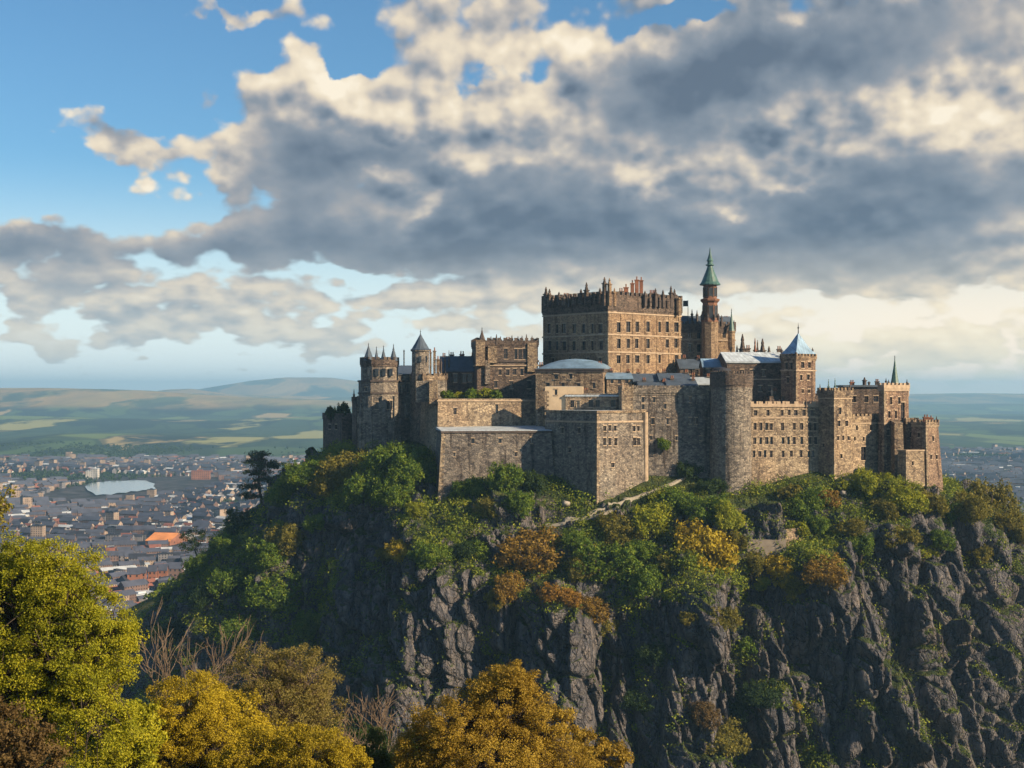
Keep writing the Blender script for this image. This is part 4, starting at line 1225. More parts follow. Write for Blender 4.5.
# -- curtain wall and round tower
cur = Block('curtain_wall', 'long grey curtain wall with a crenellated top between bastion and round tower', 'wall', slab(621, 716, 393, 394, 4), -46, zp(391, 394), 'grey2', {
    0: cols([643, 654, 665, 690], 397, 402, 2.4) + cols([643.5, 665], 404, 409, 2) + cols([653, 668, 690, 695], 418, 424, 2) + cols([651, 676, 700], 436, 440, 1.6)}, 1.0)
cur.band(zp(435, 394), .35, .15, 'grey'); cur.parapet(1.0, .55, 1.0, .8, .35, .6, 'grey', .6); cur.flat_roof('paving')
rt = Block('round_tower', 'massive round drum tower lit only along its right edge', 'tower', disc(731.5, 392, 20.3, 44), -52, zp(377.5, 392), 'grey', {
    32: cols([729], 423, 429, 3), 30: cols([722], 405, 409, 2), 34: cols([738], 452, 456, 2), 35: cols([741], 411, 416, 2)}, 0.8)
rt.band(zp(389, 392), .4, .2, 'grey'); rt.band(zp(461, 392), .4, .35, 'grey'); rt.parapet(1.0, .8, .9, .6, .35, .7, 'dark', 2.2); rt.flat_roof('slate')
g = G(); xr = (722 - CX) * 394 / F; g.lathe((xr, 395), [(10 * .28, zp(378, 394)), (10 * .28, zp(371, 394)), (8 * .28, zp(368.5, 394)), (.4, zp(367, 394))], 16); rt.child('cap_house', g, 'iron')
for px in (733, 744, 749):
    rt.pinnacle(px, 371 if px != 744 else 372, 388 if px < 745 else 392, zp(379, 390), 2.6, 'trim', .2, 'merlon_post')

# -- right half
q0 = slab(750, 824, 389, 396, 12)
res = Block('barrack_range', 'sunlit pale range with four rows of windows right of the round tower', 'building', q0, -50, zp(405, 392), 'stone2', {
    0: sum([cols([755, 761, 766.5, 771.5, 782.5, 788, 794, 801, 809.5, 815], a, b, 2.7) for a, b in ((423, 430), (437, 444))], []) + cols([754.5, 760, 765, 771, 782.5, 791, 800, 808, 812], 450.5, 457, 2.6) + cols([756, 768, 782, 789, 796, 804, 812], 410, 415.5, 3)}, 1.0)
res.band(zp(418.5, 392), .45, .2, 'trim'); res.band(zp(407, 392), .4, .3, 'trim', 'cornice'); res.flat_roof('paving')
res.parapet(.3, .7, 1.3, 1.6, .15, .4, 'trim', .3, None, False)
g = G(); pr_ = res.poly
for k, (px, yb_) in enumerate(((758, 512), (768, 500), (781, 497), (799, 486))):
    x, Y = (px - CX) * (389.6 + k * 1.5) / F, 389.6 + k * 1.5
    pg = G(); pg.shared([(x - .7, Y - 2.4, -50), (x + .7, Y - 2.4, -50), (x + .7, Y + .6, -50), (x - .7, Y + .6, -50), (x - .5, Y - .1, zp(462, Y)), (x + .5, Y - .1, zp(462, Y)), (x + .5, Y + .6, zp(460, Y)), (x - .5, Y + .6, zp(460, Y))],
                        [(3, 2, 1, 0), (4, 5, 6, 7), (0, 1, 5, 4), (1, 2, 6, 5), (2, 3, 7, 6), (3, 0, 4, 7)]); res.child('buttress', pg, 'stone')
sh = Block('pale_roof_hall', 'shaded hall with a pale grey pitched roof behind the round tower', 'building', slab(727, 785, 412, 414, 12), -12, zp(363, 412), 'dark', {0: cols([742, 752, 764, 774], 370, 376, 3.4) + cols([738, 748, 760, 770], 386, 391, 3)})
sh.gable_roof(zp(362, 412), zp(352, 418), 'lead', .4); sh.band(zp(380, 412), .4, .2, 'trim')
for px, yt, rr in ((742.5, 334, 5), (755, 338, 2.4), (757.5, 340, 2.2), (762.5, 338.5, 4.5), (737, 345, 2.5), (769, 346, 3.5)):
    sh.pinnacle(px, yt, 425, zp(358, 425), rr * 1.5, 'dark' if px != 755 else 'red', .65)
bl = Block('bowed_roof_house', 'small house with a rounded blue roof below the palace annexe', 'building', slab(703, 726, 418, 418, 7), -12, zp(366, 418), 'dark', {0: cols([708, 716], 369, 374, 3)})
bl.gable_roof(zp(366.5, 418), zp(358.5, 421), 'leadblue', .3)
kp = Block('pyramid_roof_keep', 'square keep with a blue pyramid roof and tall finial right of the centre', 'tower', quad(781, 796, 815.5, 405, 38), -14, zp(357, 405), 'stone3', {
    0: cols([802.5, 809.5], 362, 368, 2.8) + cols([801, 808], 374.5, 380, 2.6) + cols([803, 809], 389, 393, 2.4), 3: cols([786, 791.5], 363, 369, 2.4) + cols([788], 377, 383, 2.4)})
kp.band(zp(371, 405), .4, .2, 'trim'); kp.parapet(.4, .6, .8, .7, .3, .5, 'stone', .5)
kp.pyramid(kp.z1 + 1.0, zp(333, 411), 'leadblue', 0.05, zp(325, 411) - zp(335, 411), .12)
for px, yt, YY in ((781.5, 347.5, 417), (812.5, 347.5, 415), (796, 352, 404.5)): kp.pinnacle(px, yt, YY, zp(357, 405), 2.0, 'darktrim', .3)
rd = Block('roof_cluster', 'dark crenellated platform between the keep and the right square tower', 'building', slab(770, 850, 408, 412, 8), -14, zp(402, 408), 'dark', {0: cols([818, 826], 398, 402, 3)})
rd.parapet(.8, .9, 1.2, .8, .25, .5, 'dark', .5); rd.chimney(775, 388, 411, zp(401, 411), 4, 2); rd.pinnacle(772, 385, 410, zp(402, 410), 2, 'trim', .4); rd.chimney(818, 391, 412, zp(401, 411), 4, 2)
sq = Block('square_tower', 'square tower at the right with shaded left face and sunlit crenellated right face', 'tower', quad(818.5, 834, 852, 391, 39), -46, zp(393, 391), 'stone', {
    0: cols([839.5], 407, 414, 2.8) + cols([838.5, 846.5], 421, 426, 2.4) + cols([838, 843, 848], 436, 440, 1.8) + cols([841], 454, 458, 1.8), 3: cols([827], 420, 428, 3) + cols([824], 443, 447, 2)}, .5)
sq.parapet(.7, .8, .9, .7, .3, .5, 'stone', .6); sq.flat_roof('slate'); sq.band(zp(399, 391), .35, .15, 'trim')
for px, yt in ((828.5, 379, ), (835, 378)): sq.pinnacle(px, yt, 394, zp(391, 394), 2.0, 'copper', .7)
ml = Block('link_wall', 'sunlit wall with a crumbled dark patch between the two right towers', 'wall', slab(849, 886, 398, 406, 6), -42, zp(418, 400), 'stone2', {
    0: cols([857, 871], 425, 430, 1.8) + cols([855, 864], 437, 441, 1.6) + [(863.5, 447, 460, 5.5)]})
ml.parapet(.5, .7, .9, .7, .3, .5, 'stone', .6); ml.band(zp(424, 400), .4, .2, 'trim')
db = Block('dark_flat_roof_block', 'dark shaded block with a flat overhanging roof left of the tall right tower', 'building', quad(838, 845, 889, 424, 2), -14, zp(387, 424), 'dark', {0: cols([854, 866, 876], 396, 402, 4)})
g = G(); g.prism(grow(db.poly, .7), db.z1, db.z1 + .6); db.child('roof', g, 'slate'); db.pinnacle(864.5, 377, 426, db.z1 + .5, 4.2, 'darktrim', .5); db.pinnacle(869, 381, 426, db.z1 + .5, 2.4, 'darktrim', .5)
wt = Block('right_tall_tower', 'tall sunlit tower at the right end carrying one dark spire', 'tower', quad(879, 884, 908.5, 401, 33), -44, zp(387, 401), 'stone3', {
    0: cols([891, 899], 397, 404, 2.4) + cols([889, 896], 411, 418, 2.2) + [(902.8, 403, 421, 4)] + cols([888, 894], 430, 435, 2) + cols([899], 440, 446, 2)}, .4)
wt.band(zp(391, 401), .5, .25, 'trim'); wt.parapet(.6, .6, .9, .7, .3, .5, 'trim', .5); wt.flat_roof('slate'); wt.band(zp(424, 401), .4, .2, 'trim')
wt.cone(894.8, 406, 4.2, 384.5, 359, 'copper', 8, 1.2); wt.turret(903.5, 408, 5.6, 396, 385, 'trim', 12)
for px, yt in ((886, 378), (888.5, 379.5)): wt.pinnacle(px, yt, 404, zp(386, 404), 1.8, 'darktrim', .5)
for px, yt in ((898.5, 423), ):
    g = G(); x, Y = (px - CX) * 398 / F, 398.0
    g.shared([(x - 1.6, Y - 2.5, -46), (x + 1.6, Y - 2.5, -46), (x + 1.6, Y + 5, -46), (x - 1.6, Y + 5, -46), (x - 1.2, Y - .2, zp(yt, Y)), (x + 1.2, Y - .2, zp(yt, Y)), (x + 1.2, Y + 5, zp(yt - 3, Y)), (x - 1.2, Y + 5, zp(yt - 3, Y))],
             [(3, 2, 1, 0), (4, 5, 6, 7), (0, 1, 5, 4), (1, 2, 6, 5), (2, 3, 7, 6), (3, 0, 4, 7)]); wt.child('buttress', g, 'stone')
lb = Block('low_bastion', 'low plain sunlit bastion tucked between the tall tower and the end tower', 'bastion', quad(898, 906, 924, 391, 30), -46, zp(450, 391), 'stone', {0: cols([913], 461, 465, 1.8)}, .5)
lb.band(zp(451.5, 391), .35, .2, 'trim', 'coping')
en = Block('end_tower', 'right-hand end tower with red chimneys and a foot flaring out onto the rock', 'tower', quad(912, 925.5, 938, 398, 44), -46, zp(424, 398), 'stone3', {0: cols([932], 436, 441, 1.8) + cols([930, 934], 455, 459, 1.6), 3: cols([919], 433, 437, 1.8)}, 2.2)
en.band(zp(426.5, 398), .4, .25, 'trim'); en.parapet(.5, .7, .9, .7, .3, .5, 'stone', .5); en.flat_roof('slate')
en.chimney(926, 414.5, 402, zp(424, 402), 5, 2, 'red'); en.chimney(931, 415.5, 403, zp(424, 402), 3.4, 1, 'red'); en.pinnacle(915, 417, 405, zp(425, 404), 2.4, 'darktrim', .4)
fl = Block('flank_wall', 'sunlit wall step behind the low bastion at the right end', 'wall', quad(903, 906, 918, 404, 25), -40, zp(421, 404), 'stone', {0: cols([911], 432, 437, 1.8)})
fl.parapet(.3, .6, .9, .7, .2, .4, 'stone', .4)

# -- more chimneys and pinnacles along the skyline
for b, px, yt, YY, zb_, w in ((hall, 444, 353, 437, zp(366, 437), 3.4), (hall, 462, 351, 437, zp(366, 437), 4.5), (hall, 473, 352.5, 437, zp(366, 437), 3), (ch, 508, 337, 427, zp(345, 427), 4), (dh, 541, 362, 414, zp(372, 414), 4), (dh, 600, 361, 411, zp(372, 411), 4),
                              (rd, 800, 392, 412, zp(402, 412), 4), (rd, 832, 388, 413, zp(402, 413), 4), (db, 852, 380, 428, zp(388, 428), 4), (db, 877, 379, 428, zp(388, 428), 3.4), (ann, 706, 312, 446, zp(324, 446), 4), (ann, 726, 316, 446, zp(326, 446), 4),
                              (sh, 748, 345, 420, zp(358, 420), 4), (sh, 779, 346, 421, zp(358, 421), 4), (ter, 543, 391, 409, zp(400, 409), 3.4)):
    b.chimney(px, yt, YY, zb_, w, 2, 'dark' if int(px) % 3 else 'red')
for b, px, yt, YY, zb_, w in ((hall, 449, 350, 433, zp(372, 433), 2), (ch, 496.5, 334, 422.5, zp(345, 422), 2.6), (ch, 512, 335, 424, zp(344, 424), 2.4), (tt, 411.5, 372, 425, zp(379, 425), 2), (tt, 445.5, 371, 425, zp(379, 425), 2.2), (ann, 716, 318, 438, zp(329, 438), 2.4), (ann, 734, 320, 440, zp(329, 440), 2.4),
                              (res, 752, 399, 389.6, zp(408, 390), 2), (res, 779, 399, 392, zp(408, 392), 2), (res, 806, 398, 394, zp(408, 394), 2), (sq, 850, 383, 396, zp(394, 395), 2), (sq, 820, 384, 399, zp(394, 399), 2), (wt, 907, 379, 409, zp(388, 408), 2), (en, 936.5, 416, 404, zp(425, 404), 2), (kp, 783, 350, 416, zp(358, 416), 2)):
    b.pinnacle(px, yt, YY, zb_, w, 'darktrim', .5)

# -- the huddle of little roofs below the palace
for (pl, pr, Y, yw, yr, m, st, lab) in (
        (607, 632, 405, 378, 372.5, 'leadblue', 'stone', 'small pale blue roofed house at the foot of the palace corner'),
        (634, 662, 405, 381, 373.5, 'slate', 'dark', 'dark slate roofed house under the palace door'),
        (660, 690, 404, 380, 373, 'slate', 'stone', 'slate roofed house in the middle of the huddle below the palace'),
        (668, 697, 400, 386, 380, 'slate', 'dark', 'lowest dark roofed house just behind the curtain wall'),
        (689, 712, 403, 384, 377, 'lead', 'render', 'small house with a pale lead roof beside the round tower'),
        (680, 702, 428, 368, 359, 'slate', 'dark', 'dark house with steep slates against the palace annexe'),
        (640, 668, 399.5, 387, 382, 'slate', 'red', 'reddish low house behind the curtain wall battlements')):
    b = Block('close_house', lab, 'house', slab(pl, pr, Y, Y + .6, 7), -12, zp(yw, Y), st if st != 'red' else 'dark', {0: cols([pl + 5, (pl + pr) / 2, pr - 5], yw + 1.5, yw + 5.5, 3)}, group='little roofs huddled below the palace')
    b.gable_roof(zp(yw, Y), zp(yr, Y + 3.5), m, .35)
    b.chimney(pl + 4, yr - 4.5, Y + 4, zp(yw, Y), 3.2, 2, 'dark'); b.chimney(pr - 4, yr - 3.5, Y + 4, zp(yw, Y), 3, 2, 'red' if st == 'red' else 'dark')

# ------------------------------------------------------------------ paths and small stonework on the crag
def ribbon(name, pxs, width, m, label, lift=0.12, wall=0.0):
    pts = []
    for px, py in pxs:
        h, n = on_crag(px, py)
        if h: pts.append(h)
    g = G()
    dense = []
    for a, b in zip(pts, pts[1:]):
        for k in range(6): dense.append(a.lerp(b, k / 6))
    dense.append(pts[-1])
    L_, R_ = [], []
    for i, p in enumerate(dense):
        d = (dense[min(i + 1, len(dense) - 1)] - dense[max(i - 1, 0)]); d.z = 0; d.normalize(); s = Vector((d.y, -d.x, 0)) * width / 2
        for lst, q in ((L_, p - s), (R_, p + s)):
            z = crag_top(q.x, q.y); lst.append(Vector((q.x, q.y, max(p.z, (z if z is not None else p.z) if abs((z or p.z) - p.z) < 1.5 else p.z) + lift)))
    g.shared(L_ + R_ + [v - Vector((0, 0, .8)) for v in L_ + R_], [])
    n = len(L_); k = len(g.v) - 4 * n
    for i in range(n - 1):
        for f in ((i, n + i, n + i + 1, i + 1), (i, i + 1, 2 * n + i + 1, 2 * n + i), (n + i + 1, n + i, 3 * n + i, 3 * n + i + 1)):
            g.f.append(tuple(f)); g.mi.append(0)
    o = g.build(name, m); tag(o, label, kind='structure')
    if wall:
        g = G()
        for a, b in zip(R_, R_[1:]):
            d = b - a; 
            if d.length < .05: continue
            dn = d.normalized(); g.box(a, dn, Vector((-dn.y, dn.x, 0)).normalized(), (0, 0, 1), 0, d.length - .03, -.16, .16, -.9, wall)
        return g
    return None


gw = ribbon('footpath', [(588, 516), (604, 509), (622, 502), (640, 496), (656, 490), (672, 484), (686, 477)], 1.0, M['path'], 'pale footpath climbing the grass from the front bastion', wall=0.3)
w = gw.build('path_wall', M['path']); tag(w, 'low pale wall beside the footpath under the front bastion', 'wall', kind='thing')
gw = ribbon('lower_path', [(545, 526), (565, 522), (585, 518), (603, 513), (618, 507)], 1.0, M['path'], 'lower branch of the path along the foot of the bastion')

h, n = on_crag(772, 541)
if h:
    rt_ = thing('ruined_terrace', 'small ruined stone terrace with a sunlit end wall below the round tower', 'ruin', (h.x, h.y, h.z - 3))
    x, y, z = h
    g = G(); g.abox(x - 6.5, x + 3.2, y + .5, y + 1.3, z - 5, z + 1.4); g.build('back_wall', M['grey'], rt_)
    g = G(); g.box((x + 3.3, y, 0), (.75, .66, 0), (-.66, .75, 0), (0, 0, 1), 0, 7.5, 0, .8, z - 6, z + 3.0); g.build('end_wall', M['stone'], rt_)
    g = G(); g.abox(x - 7, x + 3.2, y - 2.6, y + .5, z - 5, z + .5); g.build('ledge', M['paving'], rt_)

rngb = np.random.default_rng(12)
def boulder(px, py, r, label):
    h, n = on_crag(px, py)
    if not h: return
    u = np.linspace(0, 2 * np.pi, 13)[:-1]; v = np.linspace(0, np.pi, 8)
    P_ = np.array([[math.sin(b) * math.cos(a), math.sin(b) * math.sin(a), math.cos(b)] for b in v for a in u])
    k, e = facets(P_ * 1.3 + px, 7)
    P_ = P_ * (1 + .22 * k[:, None]) * np.array([1.1, 1, .8]) * r * .8
    Q = np.array([[i * 12 + j, (i + 1) * 12 + j, (i + 1) * 12 + (j + 1) % 12, i * 12 + (j + 1) % 12] for i in range(7) for j in range(12)])
    o = link('boulder', np_mesh('boulder', P_, Q, M['boulder']), None, (h.x, h.y, h.z + r * .25)); tag(o, label, 'boulder', 'boulders on the ledge under the square tower', 'thing')


M['boulder'] = plain_mat('pale_boulder', (0.27, 0.24, 0.21), 0.4, 0.6)
for px, py, r, lab in ((838, 488, 1.5, 'pale boulder on the grassy ledge below the square tower'), (849, 485, 1.9, 'largest pale boulder on the ledge under the right towers'),
                       (860, 487, 1.4, 'pale boulder at the right end of the ledge below the towers'), (843, 494, 1.1, 'small pale stone in front of the largest ledge boulder'), (566, 505, 1.4, 'grey boulder in the corner beneath the shaded bastion face')):
    boulder(px, py, r, lab)

# ------------------------------------------------------------------ bushes and trees on the crag
BUSH = []
def bush_mesh(seed, n_lobe, n_clump, per, ls, tall=1.0):
    rng = np.random.default_rng(seed)
    lobes = [(0, 0, .45 * tall, .62, .62, .55 * tall)]
    for k in range(n_lobe):
        a = rng.uniform(0, 6.28); r = rng.uniform(.35, .62); s = rng.uniform(.3, .5)
        lobes.append((math.cos(a) * r, math.sin(a) * r, rng.uniform(.2, .75) * tall, s, s, s * rng.uniform(.8, 1.1)))
    cc, pts, dirs = crown_points(lobes, n_clump, per, .17, rng, .55, .8)
    V, Q = leaf_quads(pts, ls * rng.uniform(.55, 1.3, len(pts)), rng, dirs * .9)
    me = np_mesh('bush_crown', V, Q, L['green'])
    g = G()
    for lb in lobes:
        g.tube(limb_path((0, 0, -.5), lb[:3], rng, 5), [.06, .05, .04, .03, .015], 5)
    o = g.build('stems', M['bark']); st = o.data; bpy.data.objects.remove(o)
    return me, st


FINE = [bush_mesh(s, 8, 330, 34, .043) for s in (1, 2, 3)] + [bush_mesh(4, 6, 320, 34, .043, 1.35)]
COARSE = [bush_mesh(s, 5, 150, 26, .072) for s in (11, 12, 13)] + [bush_mesh(14, 5, 150, 26, .072, 1.3)]


def place_bush(i, hit, r, leaf, label, name='bush', cat='bush', group='bushes and small trees on the crag', sink=0.25, big=None, sz=1.0):
    rr = random.Random(i * 7 + 3)
    me, st = (FINE if (big if big is not None else r > 4.2) else COARSE)[rr.randrange(4)]
    root = thing(name, label, cat, hit, group)
    for nm, d in (('crown', me), ('stems', st)):
        o = link(nm, d, root); o.scale = (r, r * rr.uniform(.85, 1.1), r * rr.uniform(.85, 1.15) * sz); o.rotation_euler = (0, 0, rr.uniform(0, 6.28)); o.location = (0, 0, -r * sink)
        if nm == 'crown': o.material_slots[0].link = 'OBJECT'; o.material_slots[0].material = L[leaf]
    return root


B_ = [  # column, row of the middle, radius in columns, leaf, what singles it out
    (348, 462, 24, 'olive', 'broad olive bush on the shoulder under the corner tower'), (385, 458, 20, 'green', 'green bush against the foot of the corner tower'), (412, 470, 20, 'green', 'green bush between the turret tower and the lower bastion'),
    (332, 482, 18, 'olive', 'olive bush at the brink below the dark outwork'), (366, 488, 20, 'green', 'dense green bush on the slope below the corner tower'), (395, 492, 18, 'green', 'green bush just left of the foot of the lower bastion'),
    (416, 508, 13, 'lime', 'yellow-green bush below the near corner of the lower bastion'), (470, 488, 16, 'green', 'green bush hugging the left foot of the lower bastion'), (505, 476, 20, 'green', 'wide green bush in front of the lower bastion wall'),
    (537, 484, 15, 'deep', 'dark green bush in the angle between lower bastion and front bastion'), (521, 500, 17, 'green', 'round green tree below the middle of the lower bastion'), (488, 508, 14, 'olive', 'olive bush left of the round green tree under the lower bastion'),
    (403, 548, 15, 'yellow', 'bright yellow bush on the cliff edge left of the dark gully'), (384, 552, 10, 'olive', 'small olive bush beside the yellow one on the left cliff edge'), (432, 552, 16, 'green', 'green bush on the cliff brink below the lower bastion'), (458, 548, 15, 'deep', 'dark bush at the head of the long dark gully'),
    (482, 545, 14, 'green', 'green bush right at the lip of the dark gully'), (532, 546, 30, 'gold', 'large domed golden-olive tree in the middle of the wooded slope'), (508, 586, 18, 'gold', 'golden bush hanging over the cliff below the domed golden tree'), (497, 600, 12, 'olive', 'olive tuft lowest on the brow left of the golden bushes'),
    (562, 592, 18, 'orange', 'orange-leaved bush on the cliff brow in the middle'), (588, 604, 18, 'gold', 'golden bush at the tip of the wooded brow'), (578, 566, 17, 'olive', 'olive bush between the domed golden tree and the green thicket'), (604, 626, 13, 'olive', 'olive bush hanging lowest from the wooded brow'),
    (603, 558, 26, 'green', 'tall green tree in the thicket below the front bastion'), (618, 530, 20, 'olive', 'olive tree just under the path at the front bastion'), (574, 538, 15, 'green', 'green bush below the shaded corner of the front bastion'), (640, 548, 20, 'green', 'green tree right of the tall green one in the thicket'),
    (652, 518, 22, 'lime', 'sunlit yellow-green tree under the footpath'), (657, 499, 11, 'lime', 'small yellow-green bush touching the footpath'), (684, 500, 22, 'green', 'green tree right of the footpath on the slope'), (706, 507, 19, 'green', 'green tree between the footpath and the round tower'),
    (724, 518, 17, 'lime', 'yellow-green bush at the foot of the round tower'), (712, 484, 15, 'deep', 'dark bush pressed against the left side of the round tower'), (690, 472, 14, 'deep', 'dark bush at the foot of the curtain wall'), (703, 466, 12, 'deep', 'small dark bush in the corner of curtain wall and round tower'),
    (702, 548, 32, 'yellow', 'largest bright yellow domed tree under the round tower'), (668, 562, 17, 'olive', 'olive bush left of the bright yellow dome'), (738, 538, 14, 'olive', 'olive bush between yellow dome and ruined terrace'), (752, 562, 14, 'olive', 'olive bush on the edge below the ruined terrace'), (643, 580, 20, 'green', 'green bush at the top of the middle cliff gully'),
    (782, 566, 19, 'yellow', 'yellow bush right under the ruined terrace'), (795, 584, 14, 'olive', 'olive bush below the yellow one by the ruined terrace'), (826, 568, 21, 'gold', 'golden tree on the brink right of the ruined terrace'), (762, 580, 12, 'lime', 'small yellow-green bush on the cliff below the ruined terrace'),
    (789, 492, 11, 'olive', 'olive bush at the foot of the pale barrack range'), (804, 502, 18, 'green', 'green tree below the right end of the barrack range'), (826, 498, 12, 'gold', 'golden bush at the foot of the square tower'), (817, 522, 15, 'green', 'green bush on the outcrop below the square tower'), (798, 530, 12, 'lime', 'small bush on the rock right of the ruined terrace'),
    (842, 486, 8, 'lime', 'tiny bush among the pale boulders'), (869, 482, 17, 'lime', 'yellow-green tree below the sunlit link wall'), (889, 487, 16, 'lime', 'yellow-green tree below the tall right tower'), (882, 507, 16, 'olive', 'olive bush under the two yellow-green trees by the tall tower'), (906, 499, 18, 'lime', 'yellow-green tree at the foot of the low bastion'),
    (927, 502, 16, 'olive', 'olive tree at the foot of the end tower'), (946, 511, 16, 'green', 'green bush right of the end tower foot'), (969, 508, 17, 'olive', 'olive bush midway along the right shoulder'), (990, 502, 21, 'olive', 'round domed tree standing up on the right shoulder of the crag'), (1008, 518, 14, 'olive', 'olive bush right of the domed shoulder tree'), (1018, 532, 12, 'olive', 'olive bush at the right edge of the crag brow'),
    (900, 532, 16, 'olive', 'olive bush on the cliff below the low bastion'), (922, 548, 14, 'lime', 'yellow-green tuft on the cliff below the end tower'), (940, 536, 14, 'green', 'green tuft on the ledge below the right shoulder'), (976, 552, 14, 'olive', 'olive tuft on the right cliff below the domed tree'), (860, 542, 14, 'green', 'green bush on the cliff edge below the pale boulders'), (848, 524, 13, 'olive', 'olive bush on the outcrop under the boulders'),
    (747, 645, 12, 'green', 'green bush halfway down the cliff left of the big right buttress'), (722, 618, 14, 'olive', 'olive tuft on the cliff face below the yellow dome'), (688, 616, 9, 'olive', 'small olive tuft on the middle cliff face'), (703, 712, 15, 'russet', 'russet bush low on the cliff near the bottom'), (722, 738, 20, 'olive', 'olive bush below the russet one at the cliff bottom'),
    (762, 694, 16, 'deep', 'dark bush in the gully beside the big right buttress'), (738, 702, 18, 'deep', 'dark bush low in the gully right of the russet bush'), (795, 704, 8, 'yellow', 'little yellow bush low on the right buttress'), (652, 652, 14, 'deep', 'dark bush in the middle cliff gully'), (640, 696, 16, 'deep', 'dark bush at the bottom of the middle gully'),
    (303, 474, 16, 'green', 'green bush on the skyline of the left flank'), (284, 492, 16, 'green', 'green bush below the skyline of the left flank, right of the pine'), (240, 522, 15, 'deep', 'dark bush on the left flank below the pine'), (225, 542, 16, 'green', 'green bush on the left skyline midway down'), (290, 536, 20, 'olive', 'olive bush filling the hollow of the left flank'),
    (262, 552, 20, 'green', 'green bush in the middle of the left flank'), (232, 578, 20, 'green', 'large green bush low on the left flank'), (275, 592, 24, 'green', 'broad green bush in the deep hollow of the left flank'), (205, 596, 17, 'deep', 'dark bush near the low left edge of the crag'), (306, 622, 16, 'green', 'green bush at the bottom of the left hollow'), (240, 628, 20, 'green', 'green bush low in the left hollow'), (178, 628, 16, 'deep', 'lowest dark bush at the left edge of the crag'),
    (318, 520, 14, 'green', 'green tuft on the rock rib left of the corner tower'), (200, 566, 13, 'green', 'green tuft on the left skyline below the small round tree')]
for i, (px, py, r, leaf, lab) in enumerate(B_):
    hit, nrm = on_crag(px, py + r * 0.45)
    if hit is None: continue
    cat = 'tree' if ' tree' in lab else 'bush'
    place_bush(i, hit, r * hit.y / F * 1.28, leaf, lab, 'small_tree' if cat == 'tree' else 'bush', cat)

for i, (px, py, r, leaf, lab) in enumerate(((447, 391, 8, 'green', 'green garden bush at the left end of the terrace'), (458, 389, 7, 'lime', 'yellow-green garden bush second from the left on the terrace'),
                                            (470, 391, 9, 'green', 'green garden bush in the middle of the terrace'), (483, 390, 11, 'lime', 'widest yellow-green garden bush on the terrace'), (495, 391, 8, 'green', 'green garden bush at the right end of the terrace'))):
    Y = 411 + (i % 2) * 2; x, _, z = wp(px, py, Y)
    place_bush(200 + i, (x, Y, ter.z1 + .1), r * Y / F, leaf, lab, 'garden_bush', 'bush', 'bushes in the terrace garden', .05, False)
for i, (px, r, lab) in enumerate(((331, 8, 'dark bush growing on top of the outwork, left one'), (343, 10, 'larger dark bush growing on top of the outwork beside the stair turret'))):
    Y = 440; x, _, z = wp(px, 418, Y)
    place_bush(210 + i, (x, Y, out.z1 - .2), r * Y / F, 'deep', lab, 'bush', 'bush', 'bushes on the outwork', .1, False, 1.3)
hv = wp(664, 446, 391.2)
place_bush(220, (hv[0], 392.6, hv[2]), 9 * 392 / F, 'green', 'green ivy clump growing out of the curtain wall', 'wall_shrub', 'shrub', None, .3, False)

# pine and round tree on the left skyline
h, n = on_crag(262, 503)
rngp = np.random.default_rng(3)
h = h or Vector(wp(262, 503, 425))
s = h.y / F
make_tree('pine_tree', 'tall pine with flat layered branches on the left skyline of the crag', 'pine', (h.x, h.y, h.z - .5),
          [(-1, 0, 50 * s, 11 * s, 10 * s, 3.5 * s), (-4 * s, 0, 43 * s, 17 * s, 13 * s, 4 * s), (5 * s, 1, 39 * s, 16 * s, 12 * s, 3.5 * s), (-5 * s, 0, 32 * s, 15 * s, 11 * s, 3.2 * s), (3 * s, -1, 25 * s, 17 * s, 12 * s, 3 * s), (-8 * s, 0, 18 * s, 15 * s, 10 * s, 3 * s), (-12 * s, 0, 9 * s, 14 * s, 10 * s, 3 * s)],
          'pine', 47 * s, .42, 250, 44, 1.5, .24, 5, None, shell=.2, flat=.45)
h, n = on_crag(196, 558)
h = h or Vector(wp(196, 558, 425))
s = h.y / F
make_tree('round_tree', 'small round-headed tree leaning out from the left flank of the crag', 'tree', (h.x + .5, h.y, h.z - .5),
          [(-4 * s, 0, 24 * s, 14 * s, 12 * s, 9 * s), (-8 * s, 0, 14 * s, 11 * s, 10 * s, 6 * s)], 'deep', 16 * s, .22, 70, 40, .9, .22, 6)


